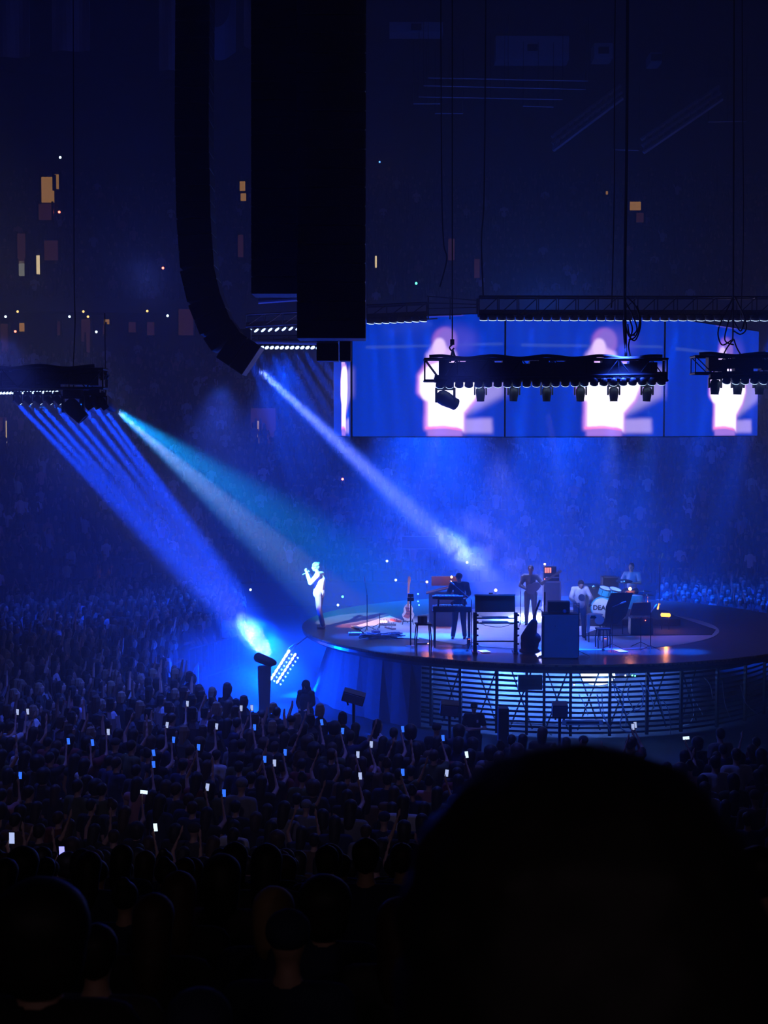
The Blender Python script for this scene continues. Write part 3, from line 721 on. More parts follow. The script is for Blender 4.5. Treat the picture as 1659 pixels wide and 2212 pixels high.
ORD = ['nearest', 'second nearest', 'third nearest', 'fourth nearest', 'fifth nearest', 'sixth nearest', 'seventh nearest', 'eighth nearest', 'ninth nearest', 'tenth nearest', 'eleventh nearest', 'twelfth nearest', 'thirteenth nearest', 'fourteenth nearest']
PEND = {}
def later_label(o, start, px, py):
    mk = min(MARKS, key=lambda m: (m[1]-px)**2+(m[2]-py)**2)
    PEND.setdefault((start, mk[0]), []).append((math.hypot(mk[1]-px, mk[2]-py), o))
def finish_labels():
    for (start, mk), L in PEND.items():
        L.sort(key=lambda t: t[0])
        for i, (d, o) in enumerate(L): o['label'] = f'{start}, {ORD[min(i, 13)]} {mk}'
for i, (px, py, c) in enumerate(PHONES):
    d = (CAM.z-2.0)*FPX/(py-HOR)
    if d < 20.2: d = 17.0 if py < 1800 else 15.0
    q = P(px, py, d); base = near_z(q.y+.35*0) if q.y < NEAR0 else 0
    rz = look(q.x, q.y)+random.uniform(-.1, .1)
    off = Matrix.Rotation(rz, 3, 'Z') @ V3(.08, .38, 0); x, y = q.x-off.x, q.y-off.y
    base = near_z(y); sc = (q.z-base)/1.90
    if sc < .8 or sc > 1.12: sc = min(1.1, max(.85, sc))
    taken.append((x, y))
    ph = link('smartphone', phb, None, None, (q.x, q.y, q.z)); ph.rotation_euler = (random.uniform(-.1, .1), random.uniform(-.15, .15)+(1.57 if c == 2 and i % 2 else 0), rz*.3)
    link('screen', phs[c], None, ph)
    setp(ph, None, 'phone', 'lit phones held up by the crowd'); later_label(ph, f'raised phone with {SN[c]} screen', px, py)
    k = PHONER[i % 2]; cl = random.choice(CW); n_person += 1
    later_label(crowd_person(k, cl, (x, y, base), rz, sc, None, 'standing spectators'), f'spectator in {cl}, {k[0]}', px, py)
# a few spectators the photograph shows plainly: (px, head top, distance, kind, cloth, hair, label)
SHOW = [(871, 1655, 22.3, 1, 'white', 0, 'long-haired spectator in white T-shirt with dark hair down the back, beside the big dark head'),
        (757, 1672, 22.0, 1, 'grey', 0, 'long-haired spectator with pale shoulders, two places from the white T-shirt'),
        (1546, 1590, 25.0, 0, 'white', 0, 'spectator in blue-lit white shirt with round shoulders above the big head edge'),
        (1592, 1571, 25.6, 0, 'white', 1, 'spectator in blue-lit white shirt looking sideways, behind a similar shirt'),
        (1634, 1652, 22.6, 6, 'brown', 0, 'spectator with pale cap and dark jacket at the picture edge'),
        (459, 1508, 31.5, 5, 'dark red', 0, 'spectator with tall rounded hair in red top against the blue haze'),
        (493, 1512, 31.0, 1, 'brown', 1, 'spectator with light brown hair in front of the moat haze'),
        (565, 1537, 30.2, 7, 'black', 0, 'dark full-haired spectator below the beam stand pillar'),
        (598, 1527, 30.8, 0, 'black', 0, 'spectator head leaning beside the full-haired one below the pillar'),
        (628, 1546, 29.6, 6, 'black', 0, 'spectator in black cap right of the pillar base'),
        (655, 1560, 29.0, 4, 'black', 0, 'spectator with bobbed hair below the hooded silhouette'),
        (722, 1560, 29.0, 7, 'black', 0, 'spectator with wide round hair below the tilted lamp stand'),
        (768, 1561, 28.8, 1, 'black', 0, 'long-haired spectator right below the tilted lamp stand'),
        (520, 1660, 23.4, 6, 'grey', 2, 'spectator in a pale blue beanie amid dark heads')]
for px, py, d, k, cl, hr, lb in SHOW:
    q = P(px, py, d); sc = min(1.12, max(.9, (q.z)/1.76)); taken.append((q.x, q.y)); n_person += 1
    crowd_person(BASE[k], cl, (q.x, q.y, 0), look(q.x, q.y), sc, lb, None, hr)
cand = []
y = 19.2
while y < 60:
    for x in np.arange(-24, 26, .60):
        X = x+random.uniform(-.16, .16)+(.3 if int(y/.6) % 2 else 0); Y = y+random.uniform(-.14, .14)
        r = math.hypot(X-SC0.x, Y-SC0.y)
        if (((X-SC0.x)/10.8)**2+((Y-SC0.y)/(14.0 if Y < SC0.y else 11.2))**2 < 1) or bowl_off(X, Y) > -1.2: continue
        # cable run and gangway by the dangling cables stay open
        px, py = proj((X, Y, 1.7))
        if px < -40 or px > 1720: continue
        if in_big_head(px, py) and in_big_head(px-20, py) and in_big_head(px+20, py) and py > 1660: continue
        if Y > 47 and 520 < px < 1430: continue
        if free(X, Y, .42): cand.append((Y, X, px, py))
    y += .62
cand.sort(); NIND = 300-n_person-14
indiv = cand[:NIND]; rest = cand[NIND:]
for i, (Y, X, px, py) in enumerate(indiv):
    k = BASE[random.choice((0, 0, 0, 1, 1, 1, 1, 4, 4, 5, 6, 7, 7, 2, 3) if Y < 28 else (0, 0, 1, 1, 4, 4, 5, 6, 7, 2, 3))]; cl = random.choice(CW)
    crowd_person(k, cl, (X, Y, 0), look(X, Y)+random.uniform(-.3, .3), random.uniform(.93, 1.07), None, 'standing spectators')
    later_label(bpy.data.objects[-1] if False else LAST[0], f'spectator in {cl}, {k[0]}', px, py)
# ---- the rest of the crowd: far spectators nobody could count
def seg(V, F, CO, rings, col, n):
    b = len(V)
    for c, rx, ry in rings:
        for k in range(n): a = 2*math.pi*k/n; V.append((c[0]+rx*math.cos(a), c[1]+ry*math.sin(a), c[2])); CO.append(col)
    for j in range(len(rings)-1):
        for k in range(n): F.append((b+j*n+k, b+j*n+(k+1) % n, b+(j+1)*n+(k+1) % n, b+(j+1)*n+k))
    e = b+(len(rings)-1)*n; F.append(tuple(range(e, e+n)))
def limb(V, F, CO, p0, p1, r0, r1, col):
    b = len(V); d = Vector(p1)-Vector(p0); u = d.cross(V3(0, 0, 1)); u = u.normalized() if u.length > .01 else V3(1, 0, 0); w = u.cross(d).normalized()
    for p, r in ((p0, r0), (p1, r1)):
        for k in range(4): a = 1.5708*k; q = Vector(p)+(u*math.cos(a)+w*math.sin(a))*r; V.append(tuple(q)); CO.append(col)
    for k in range(4): F.append((b+k, b+(k+1) % 4, b+4+(k+1) % 4, b+4+k))
    F.append((b+4, b+5, b+6, b+7))
def crowd_variant(pose, top, skin, hair, long_hair, seated, rnd):
    V, F, CO = [], [], []
    z0 = -.42 if seated else 0.0
    legc = (.02, .022, .035, 1)
    if seated:
        for s_ in (-.1, .1): limb(V, F, CO, (s_, 0, .52), (s_, .42, .54), .09, .07, legc); limb(V, F, CO, (s_, .42, .54), (s_, .42, .08), .07, .05, legc)
    else:
        for s_ in (-.09, .09): limb(V, F, CO, (s_, 0, .95), (s_, .02, .05), .09, .055, legc)
    seg(V, F, CO, [((0, 0, .88+z0), .15, .11), ((0, 0, 1.12+z0), .145, .10), ((0, .0, 1.36+z0), .20, .115), ((0, 0, 1.46+z0), .12, .08), ((0, 0, 1.50+z0), .06, .06)], top, 7)
    seg(V, F, CO, [((0, .02, 1.50+z0), .05, .05), ((0, .03, 1.57+z0), .075, .085), ((0, .03, 1.66+z0), .082, .095), ((0, .01, 1.72+z0), .06, .07)], skin, 7)
    seg(V, F, CO, ([((0, -.05, 1.30+z0), .07, .04)] if long_hair else [])+[((0, -.045, 1.54+z0), .085, .06), ((0, -.012, 1.67+z0), .094, .098), ((0, -.01, 1.75+z0), .075, .08), ((0, -.01, 1.78+z0), .02, .02)], hair, 7)
    for s_ in (-1, 1):
        sh = (s_*.19, 0, 1.42+z0)
        if pose == 'up' or (pose == 'one' and s_ > 0): e = (s_*.27, .06, 1.62+z0); w = (s_*.2, .12, 1.88+z0)
        elif pose == 'front': e = (s_*.25, .08, 1.16+z0); w = (s_*.08, .26, 1.2+z0)
        else: e = (s_*.25, 0, 1.16+z0); w = (s_*.22, .14, .95+z0)
        limb(V, F, CO, sh, e, .055, .045, top); limb(V, F, CO, e, w, .04, .03, skin); limb(V, F, CO, w, (w[0], w[1]+.02, w[2]+(.12 if w[2] > 1.5+z0 else -.08)), .03, .02, skin)
    return np.array(V), F, np.array(CO)
def mass(name, spots, label, seated, light=.16):
    AV = []; AF = []; AC = []; nb = 0
    for x, y, z, rz in spots:
        r = random.random
        g = r(); t = .02+.05*r() if g > light else .25+.4*r(); tint = (1, .8+.2*r(), .8+.4*r()) if r() > .2 else (1, .45, .4)
        top = (t*tint[0], t*tint[1], t*tint[2], 1); sk = random.choice(((.42, .26, .2), (.34, .2, .15), (.16, .09, .06)))+(1,)
        hc = random.choice(((.012, .01, .01), (.05, .03, .02), (.012, .01, .01), (.22, .15, .09)))+(1,)
        V, F, CO = crowd_variant(random.choice(('up', 'one', 'down', 'front', 'down', 'down', 'front', 'down', 'down')), top, sk, hc, r() > .5, seated and r() > .35, None)
        c, s_ = math.cos(rz), math.sin(rz); k = .92+.16*r()
        W = np.stack([(V[:, 0]*c-V[:, 1]*s_)*k+x, (V[:, 0]*s_+V[:, 1]*c)*k+y, V[:, 2]*k+z], 1)
        AV.append(W); AF += [tuple(i+nb for i in f) for f in F]; AC.append(CO); nb += len(V)
    if not AV: return
    o = raw(name, np.concatenate(AV).tolist(), AF, MATS.get('crowd_cloth') or attr_mat('crowd_cloth', 'col', .85), np.concatenate(AC))
    return setp(o, label, 'crowd', kind='stuff')
mass('crowd', [(X, Y, 0, look(X, Y)+random.uniform(-.4, .4)) for Y, X, px, py in rest], 'dense standing crowd on the arena floor around the stage', False, .22)
sp = []
for k in range(NROW):
    off = k*RD+.42; t = math.radians(5)
    while t < math.radians(200):
        x, y = bowl(t, off); r = math.hypot(x-BC[0], y-BC[1]); t += random.uniform(.50, .66)/r
        if y < 25: continue
        ppx, ppy = proj((x, y, 2+k*RH))
        if ppx < -60 or ppx > 1730: continue
        if random.random() < .08: continue
        td = math.degrees(t) % 14
        if td < .5: continue
        sp.append((x, y, 1.0+k*RH, look(x, y)+random.uniform(-.25, .25)))
mass('crowd', sp, 'seated and standing spectators filling the lower tiers behind the stage', True, .20)
sp = []
for k in range(0, UR):
    off = u0+k*UD+.4; t = math.radians(35)
    while t < math.radians(150):
        x, y = bowl(t, off); r = math.hypot(x-BC[0], y-BC[1]); t += random.uniform(.62, 1.1)/r
        ppx, ppy = proj((x, y, z2+k*UH+1))
        if -40 < ppx < 1700: sp.append((x, y, z2+k*UH, look(x, y)))
mass('crowd', sp, 'scattered spectators in the dark upper tiers', True, .1)
# ---- nearest spectators, seen as dark heads
DK = {'body': SKIN, 'shirt': CM['black'], 'trousers': DENIM, 'shoes': BLACK, 'hair': HAIRS[0], 'hat': CM['black']}
NEARP = [(790, 1812, 8.2, 0, 'spectator with round dark head before the brightest part of the front crowd'),
         (620, 1972, 4.6, 6, 'spectator in glossy dark cap with a thin light rim'),
         (575, 1826, 8.6, 1, 'long-haired dark spectator behind the glossy cap'),
         (478, 1850, 7.0, 4, 'dark bob-haired spectator between two long-haired heads'),
         (385, 1886, 6.4, 1, 'dark long-haired spectator with brownish strand of hair'),
         (82, 1880, 3.1, 7, 'very large dark puffy head at the picture edge below the side crowd'),
         (700, 1880, 5.6, 7, 'dark wide-haired spectator between the round head and glossy cap'),
         (268, 1885, 8.0, 5, 'dark spectator with a bun near the large puffy head'),
         (330, 1935, 5.0, 1, 'long-haired dark spectator whose hair catches a faint warm light'),
         (590, 1922, 6.0, 4, 'dark spectator with pale hair edge just behind the glossy cap'),
         (860, 1945, 5.2, 1, 'dim brown-haired spectator next to the biggest head'),
         (425, 2148, 2.9, 6, 'dark capped spectator low at the bottom of the picture'),
         (205, 2000, 4.2, 0, 'dark spectator squeezed beside the large puffy head'),
         (1640, 1830, 5.5, 0, 'dark spectator half hidden behind the biggest head')]
for px, py, d, k, lb in NEARP:
    q = P(px, py, d); base = near_z(q.y); sc = min(1.1, max(.78, (q.z-base)/(1.76 if k not in (7, 5) else 1.82)))
    q2 = Vector((q.x, q.y, q.z-(1.76 if k not in (7, 5) else 1.82)*sc))
    crowd_person(BASE[k], random.choice(('black', 'charcoal', 'navy')), tuple(q2), look(q.x, q.y)*.4, sc, lb, None, 2 if k == 4 and d == 6.0 else (1 if px in (330, 385, 860) else 0))
nr = []
y = NEAR0-.4
while y > 9:
    for x in np.arange(-6, 6, .56):
        X = x+random.uniform(-.1, .1); px, py = proj((X, y, near_z(y)+1.7))
        if -60 < px < 1700 and not (in_big_head(px, py)): nr.append((X, y, px, py))
    y -= .85
for X, y, px, py in nr:
    k = BASE[random.choice((0, 1, 1, 4, 5, 7))]; cl = random.choice(('black', 'charcoal', 'navy', 'brown'))
    crowd_person(k, cl, (X, y, near_z(y)), look(X, y)*.7, random.uniform(.92, 1.0), None, 'spectators on the near bank')
    later_label(LAST[0], f'spectator in {cl}, {k[0]}', px, py)
# the head right in front of the lens
bp = person_parts(joints(), .014, 'puff', 'long', True)
bh = blob([('e', (0, .0, 1.66), (.142, .14, .135)), ('e', (0, -.02, 1.60), (.155, .14, .13)), ('e', (0, -.04, 1.50), (.165, .13, .13)), ('c', (-.06, -.05, 1.46), (.06, -.05, 1.46), .12, .12)]
          + [('e', (.12*math.cos(a)*math.cos(b), .11*math.sin(a)*math.cos(b), 1.65+.115*math.sin(b)), (.03, .03, .028)) for a in np.arange(0, 6.28, .45) for b in (.1, .5, .9, 1.3)], .009, 3)
bp['hair'] = bh
q = P(1255, 1600, 1.12)
big = put_person(bp, {'body': SKIN, 'shirt': CM['black'], 'trousers': DENIM, 'shoes': BLACK, 'hair': HAIRS[0]}, (q.x, q.y, q.z-1.795), .12, 'very large black silhouette of a full-haired spectator directly before the lens')
# ------------------------------------------------------------------ the performers
def S(px, py): return G(px, py, STAGE_Z)
def faced(loc, target): return math.atan2(target[1]-loc[1], target[0]-loc[0])-math.pi/2
KNIT = mat('white_sweatshirt', (.72, .70, .70), .95, bump=.2, scale=40)
GREYT = mat('grey_trousers', (.16, .18, .24), .9, scale=20)
SHOE = mat('pale_shoes', (.45, .45, .45), .7)
# singer: faces left in the picture, both hands at the microphone
J = joints(head=(0, .10, 1.62), neck=(0, .03, 1.48), chest=(0, -.02, 1.27), pel=(0, .02, .95), face=(0, 1, -.06), ell=(-.27, .16, 1.22), wrl=(-.08, .32, 1.46), elr=(.26, .20, 1.20), wrr=(.06, .36, 1.47),
           knl=(-.09, -.02, .50), knr=(.09, .03, .50), anl=(-.10, -.14, .09), anr=(.11, -.05, .09), hipl=(-.09, 0, .92), hipr=(.09, 0, .92))
pp = person_parts(J, .013, 'curly', 'long', True, (1.0, 1.0))
loc = S(690, 1356)
sg = put_person(pp, {'body': SKIN, 'shirt': KNIT, 'trousers': GREYT, 'shoes': SHOE, 'hair': HAIRS[2]}, loc, math.radians(75), 'person in white sweatshirt and grey trousers singing at the deck edge in a spotlight', None, 1.06)
hem = blob([('c', (0, .01, .93), (0, .01, .99), .165, .15), ('c', (-.06, .02, .92), (.06, .02, .92), .13, .13)], .014, 3); hem.materials.append(KNIT); link('sweatshirt_hem', hem, None, sg)
for s_ in (-1, 1): MB().ell((s_*.03, .10+.088, 1.645), (.012, .007, .008)).build('eye', mat('eye_dark', (.02, .02, .02), .2), sg)
RM = Matrix.Rotation(math.radians(75), 4, 'Z')
mic = empty('microphone', loc+(RM @ V3(0, .275, 1.60))*1.0, 'silver handheld microphone the singer holds with both hands', 'microphone', None, math.radians(75))
R = zto(V3(0, .90, -.42))
MB().lathe([(.0, 0), (.022, .004), (.027, .02), (.022, .04)], 14, R).build('grille', CHROME, mic, smooth=True)
MB().lathe([(.022, .04), (.021, .06), (.015, .24), (0, .245)], 14, R).build('handle', mat('mic_body', (.5, .5, .5), .35, .5), mic, smooth=True)
# keyboard player in dark clothes with a hat, standing behind the keyboards
J = joints(head=(0, .09, 1.60), neck=(0, .03, 1.47), face=(0, .85, -.35), ell=(-.26, .14, 1.20), wrl=(-.20, .38, 1.12), elr=(.27, .14, 1.20), wrr=(.22, .38, 1.12), anl=(-.14, -.02, .09), anr=(.16, .02, .09))
pp = person_parts(J, .018, 'cap', 'long', True, (.5, .5)); loc = S(992, 1380)
put_person(pp, {'body': SKIN, 'shirt': CM['navy'], 'trousers': CM['navy'], 'shoes': BLACK, 'hat': CM['black']}, loc, math.radians(172), 'person in dark clothes and cap playing the black keyboards', None, 1.03)
# player in pale shirt with a dark round print
J = joints(head=(0, .10, 1.56), neck=(0, .04, 1.46), face=(0, .8, -.5), ell=(-.30, .10, 1.18), wrl=(-.20, .34, 1.02), elr=(.30, .10, 1.18), wrr=(.20, .34, 1.02))
pp = person_parts(J, .018, 'short', 'long', True, (.6, .6), width=1.12); loc = S(1252, 1378)
pl = put_person(pp, {'body': SKIN, 'shirt': mat('pale_shirt', (.5, .5, .52), .9), 'trousers': GREYT, 'shoes': BLACK, 'hair': HAIRS[0]}, loc, math.radians(188), 'person in loose pale shirt with dark round print, bending over keys by the drums', None, .93)
MB().lathe([(0, 0), (.095, 0), (.095, .012), (0, .012)], 24, Matrix.Translation((-.0, .165, 1.20)) @ zto((0, 1, 0))).build('shirt_print', mat('print_blue', (.03, .05, .10), .9), pl)
# guitarist lost in the smoke
J = joints(head=(0, .06, 1.63), ell=(-.34, .12, 1.24), wrl=(-.46, .30, 1.36), elr=(.30, .02, 1.16), wrr=(.10, .22, 1.08))
pp = person_parts(J, .020, 'short', 'long', True, (1, 1)); loc = S(1146, 1350)
put_person(pp, {'body': SKIN, 'shirt': CM['grey'], 'trousers': CM['grey'], 'shoes': BLACK, 'hair': HAIRS[1]}, loc, math.radians(170), 'person in grey playing guitar in bright smoke before the tall amplifier', None, .98)
# drummer
J = joints(pel=(0, 0, .62), chest=(0, .02, .96), neck=(0, .02, 1.16), head=(0, .06, 1.31), shl=(-.19, 0, 1.10), shr=(.19, 0, 1.10), ell=(-.30, .10, .86), wrl=(-.16, .36, .88), elr=(.30, .10, .86), wrr=(.16, .36, .90),
           hipl=(-.1, 0, .60), hipr=(.1, 0, .60), knl=(-.20, .42, .56), knr=(.20, .42, .56), anl=(-.22, .44, .10), anr=(.22, .46, .10))
pp = person_parts(J, .018, 'short', 'short', True, (1, 1)); loc = S(1364, 1334); loc.z += .2
dr = put_person(pp, {'body': SKIN, 'shirt': mat('light_blue_shirt', (.22, .34, .5), .9), 'trousers': DENIM, 'shoes': BLACK, 'hair': HAIRS[0]}, loc, math.radians(150), 'person in light blue shirt seated behind the drums', None, 1.0)
MB().lathe([(0, .0), (.17, .0), (.18, -.03), (.17, -.08), (.03, -.1), (.03, -.46), (.2, -.5), (0, -.5)], 20, Matrix.Translation(loc+V3(0, 0, .52))).build('drum_throne', CASE)
o = bpy.data.objects['drum_throne']; setp(o, 'black round drum throne under the drummer', 'stool')
# people standing in the moat
J = joints(ell=(-.27, .10, 1.14), wrl=(.10, .20, 1.12), elr=(.27, .10, 1.14), wrr=(-.10, .23, 1.16), face=(0, 1, 0))
pp = person_parts(J, .018, 'cap', 'short', True, (.6, .6), width=1.12); q = P(1024, 1516, 32.0)
gd = put_person(pp, {'body': SKIN, 'shirt': CM['black'], 'trousers': CM['black'], 'shoes': BLACK, 'hat': CM['black']}, (q.x, q.y, 0), math.radians(178), 'guard in black T-shirt with crossed arms in front of the lit slats', None, (q.z)/1.78)
MB().box((-.08, .165, 1.33), (.045, .01, .07), None, .003).build('badge', WHITE, gd)
J = joints(ell=(-.24, .03, 1.14), wrl=(-.12, .20, 1.0), elr=(.24, .03, 1.14), wrr=(.12, .20, 1.0))
pp = person_parts(J, .018, 'short', 'long', True, (.6, .6), width=1.15); q = P(661, 1468, 35.2)
pp['hair'] = blob([('e', (0, .01, 1.66), (.13, .13, .15)), ('c', (0, -.03, 1.55), (0, -.03, 1.46), .12, .15)], .016, 3)
pp['coat'] = blob([('c', (0, 0, 1.2), (0, 0, .45), .19, .23), ('c', (-.08, 0, .9), (-.08, 0, .4), .16, .17), ('c', (.08, 0, .9), (.08, 0, .4), .16, .17)], .02, 3)
pp['hood'] = pp.pop('hair')
put_person(pp, {'body': SKIN, 'shirt': CM['black'], 'trousers': CM['black'], 'shoes': BLACK, 'hood': CM['black'], 'coat': CM['black']}, (q.x, q.y, 0), math.radians(160), 'hooded dark silhouette of a person standing in the blue haze of the moat', None, min(1.1, q.z/1.80))
# ------------------------------------------------------------------ instruments and gear
def stand(loc, h, label, cat='microphone stand', name='microphone_stand', base='tripod', r=.011, boom=None, top=None):
    root = empty(name, loc, label, cat)
    MB().tube([(0, 0, .03), (0, 0, h)], r, 8).build('pole', BLACK, root)
    if base == 'tripod':
        for a in (.3, 2.4, 4.5): MB().tube([(0, 0, .16), (.30*math.cos(a), .30*math.sin(a), .012)], .009, 6).build('leg', BLACK, root)
    else: MB().lathe([(0, .03), (.05, .03), (.14, .012), (.15, 0)], 20).build('base', BLACK, root)
    if boom:
        MB().tube([(0, 0, h), boom], .008, 6).build('boom', STEEL, root)
        d = (Vector(boom)-V3(0, 0, h)).normalized(); b = Vector(boom)
        MB().tube([b-d*.02, b+d*.03, b+d*.14], [.014, .024, .018], 10).build('microphone', mat('mic_body', (.5, .5, .5), .35, .5), root)
    return root
stand(S(793, 1364), 1.02, 'thin microphone stand with raised angled boom among the pedals', boom=(-.06, 0, 1.38))
stand(S(793, 1364)+V3(.35, .5, 0), .45, 'low folded microphone stand behind the pedals')
st = stand(S(887, 1396), 1.20, 'black pole stand with two stacked boxes at its top before the electric guitar', base='round', r=.018)
MB().box((0, 0, 1.33), (.15, .12, .09), None, .01).build('upper_box', CASE, st); MB().box((0, 0, 1.22), (.17, .13, .08), None, .01).build('lower_box', CASE, st)
MB().tube([(0, 0, 1.2), (0, 0, 1.30)], .02, 8).build('clamp', CASE, st)
stand(S(1124, 1352), 1.0, 'shining white microphone stand in the smoke', boom=(.02, 0, 1.30))
st = stand(S(1176, 1418), 1.30, 'slim stand with upright black microphone before the amplifier box', base='round')
MB().tube([(0, 0, 1.28), (0, 0, 1.60)], .022, 10).build('microphone', BLACK, st)
stand(S(1250, 1420), 1.35, 'black microphone stand with level boom beside the tall cabinet', boom=(-.36, 0, 1.30))
stand(S(1018, 1400), 1.25, 'tall black microphone stand between keyboards and equipment frame', boom=(-.45, .2, 1.62))
stand(S(1322, 1404), 1.1, 'dark microphone stand crossing the stools', boom=(.2, -.1, 1.2))
stand(S(1384, 1400), .8, 'short dark stand before the drum mat')
stand(S(1405, 1408), 1.0, 'dark stand with splayed feet before the drum mat end', boom=(.1, .1, 1.1))
stand(S(1424, 1352), 1.75, 'tall thin stand behind the orange lamp', boom=(.05, 0, 1.95))
# electric guitar
def guitar_outline(w, h):
    pts = []
    for i in range(40):
        a = 2*math.pi*i/40; s_ = math.sin(a); c = math.cos(a)
        r = 1-.20*math.exp(-((s_-.15)/.25)**2); up = .86 if s_ > 0 else 1.0
        pts.append((w*c*r*up, h*s_+(.02 if s_ > .8 else 0)))
    return pts
def guitar(loc, rz, tilt, body_m, label, guard=None, sc=1.0, neck=True):
    root = empty('electric_guitar', loc, label, 'guitar', None, rz); root.rotation_euler = (tilt, 0, rz); root.scale = (sc,)*3
    o = MB().prism(guitar_outline(.17, .215), -.022, .022, Matrix.Translation((0, 0, .23))).build('body', body_m, root)
    b = o.modifiers.new('b', 'BEVEL'); b.width = .01; b.segments = 2
    MB().prism([(-.12, .12), (.02, .08), (.11, .2), (.03, .3), (.02, .38), (-.08, .37), (-.04, .25)], -.028, -.022).build('pickguard', guard or WHITE, root)
    MB().box((0, -.03, .70), (.052, .02, .62), None, .004).build('neck', mat('maple', (.42, .28, .15), .4), root)
    MB().prism([(-.03, 0), (.035, 0), (.05, .12), (.02, .19), (-.03, .17)], -.03, -.014, Matrix.Translation((0, 0, 1.0))).build('headstock', mat('maple', (.42, .28, .15), .4), root)
    for z in (.2, .27, .34): MB().box((0, -.034, z), (.085, .012, .02), None, .003).build('pickup', CHROME, root)
    for i in range(6): MB().tube([(-.035+.004*i, -.032, 1.03+.024*i), (-.055+.004*i, -.032, 1.03+.024*i)], .006, 6).build('tuner', CHROME, root)
    return root
loc = S(881, 1352)+V3(0, 0, .12)
guitar(loc, math.radians(-12), -.16, mat('cream_gloss', (.75, .72, .70), .3), 'white electric guitar with reddish edge standing upright beside the pedals', mat('guard_red', (.5, .12, .09), .4), 1.10)
gs = empty('guitar_stand', S(881, 1350), 'low tubular stand carrying the white electric guitar', 'stand')
for s_ in (-1, 1): MB().tube([(s_*.05, .05, .5), (s_*.16, -.12, .02)], .012, 6).build('leg', BLACK, gs)
MB().tube([(0, .05, .5), (0, .30, .02)], .012, 6).build('leg', BLACK, gs); MB().tube([(-.14, -.08, .12), (.14, -.08, .12)], .012, 6).build('cradle', BLACK, gs)
# pedals, papers and cable heap
def small(name, px, py, size, m, label, cat, rz=0.0, knobs=0, z=0.0):
    p = S(px, py); root = empty(name, p+V3(0, 0, .014+z), label, cat, None, rz)
    MB().box((0, 0, size[2]/2), size, None, min(.008, size[2]*.3)).build('body', m, root)
    for i in range(knobs): MB().lathe([(0, .02), (.012, .02), (.014, 0)], 10, Matrix.Translation((size[0]*(-.35+.7*i/max(1, knobs-1)), 0, size[2]))).build('knob', CHROME, root)
    return root
PW = mat('pedal_white', (.7, .72, .75), .4); PR = mat('pedal_red', (.55, .1, .07), .4); PG = mat('pedal_grey', (.2, .22, .26), .4)
small('effects_pedal', 767, 1371, (.36, .22, .05), PW, 'flat white pedal at the near end of the cable heap', 'effects pedal', .1, 2)
small('effects_pedal', 829, 1346, (.24, .20, .07), PW, 'white pedal next to the red-striped one', 'effects pedal', -.1, 3)
small('effects_pedal', 855, 1344, (.10, .52, .06), PR, 'long red-striped pedal near the guitar', 'effects pedal', .5, 2)
small('effects_pedal', 843, 1360, (.12, .46, .05), mat('pedal_pink', (.6, .4, .42), .4), 'pinkish narrow pedal amid the cables', 'effects pedal', .5, 2)
small('effects_pedal', 838, 1353, (.46, .16, .07), PG, 'grey pedal row with many switches', 'effects pedal', -.05, 6)
small('effects_pedal', 812, 1369, (.2, .2, .08), mat('pedal_maroon', (.22, .07, .07), .4), 'maroon pedal on the cable heap', 'effects pedal', .3, 2)
small('effects_pedal', 770, 1357, (.14, .6, .03), PG, 'slim slanted grey strip at the edge of the light pool', 'effects pedal', .35, 0)
small('effects_pedal', 862, 1374, (.08, .5, .04), PG, 'narrow grey bar at the far corner of the cable heap', 'effects pedal', .6, 0)
hp = empty('cable_heap', S(826, 1378), 'tangled heap of black cables and plugs on the deck', 'cables')
r_ = random.Random(3)
for i in range(16):
    pts = [V3(r_.uniform(-.6, .55), r_.uniform(-.30, .35), r_.uniform(.02, .12)) for _ in range(6)]
    MB().tube(curve_pts(pts, 7), .013, 6).build('cable', CABLE if i % 4 else CABLE_GREY, hp)
for i in range(16):
    a = V3(r_.uniform(-.55, .55), r_.uniform(-.3, .2), .10); MB().tube([a, a+V3(r_.uniform(-.05, .05), .02, .02)], .012, 8).build('plug', CHROME, hp)
PAP = mat('paper', (.75, .72, .70), .9)
for px, py, lb in ((1046, 1408, 'paper sheet lit pink on the deck below the equipment frame'), (1341, 1407, 'paper sheet lit pink on the deck before the drums')):
    p = S(px, py); q = MB().box((0, 0, .004), (.24, .42, .004)).build('paper_sheet', PAP, None, p+V3(0, 0, .012)); q.rotation_euler = (0, 0, .25); setp(q, lb, 'paper')
    lp = empty('reading_lamp', p+V3(-.42, .15, .012), 'tiny red reading lamp beside the '+('sheet under the equipment frame' if px < 1200 else 'sheet before the drums'), 'lamp')
    MB().lathe([(0, .0), (.04, 0), (.04, .02), (.01, .03), (.01, .30), (0, .3)], 10).build('stem', BLACK, lp)
    MB().box((.03, 0, .31), (.10, .05, .03), None, .005).build('head', CASE, lp); MB().box((.05, 0, .292), (.05, .035, .008)).build('bulb', mat('led_red', (.1, .1, .1), .5, emit=(1, .12, .08), es=12), lp)
    spot('reading_lamp_light', p+V3(-.30, .12, .30), p+V3(0, -.02, 0), 14, (1, .12, .20), 110, .8, .02)
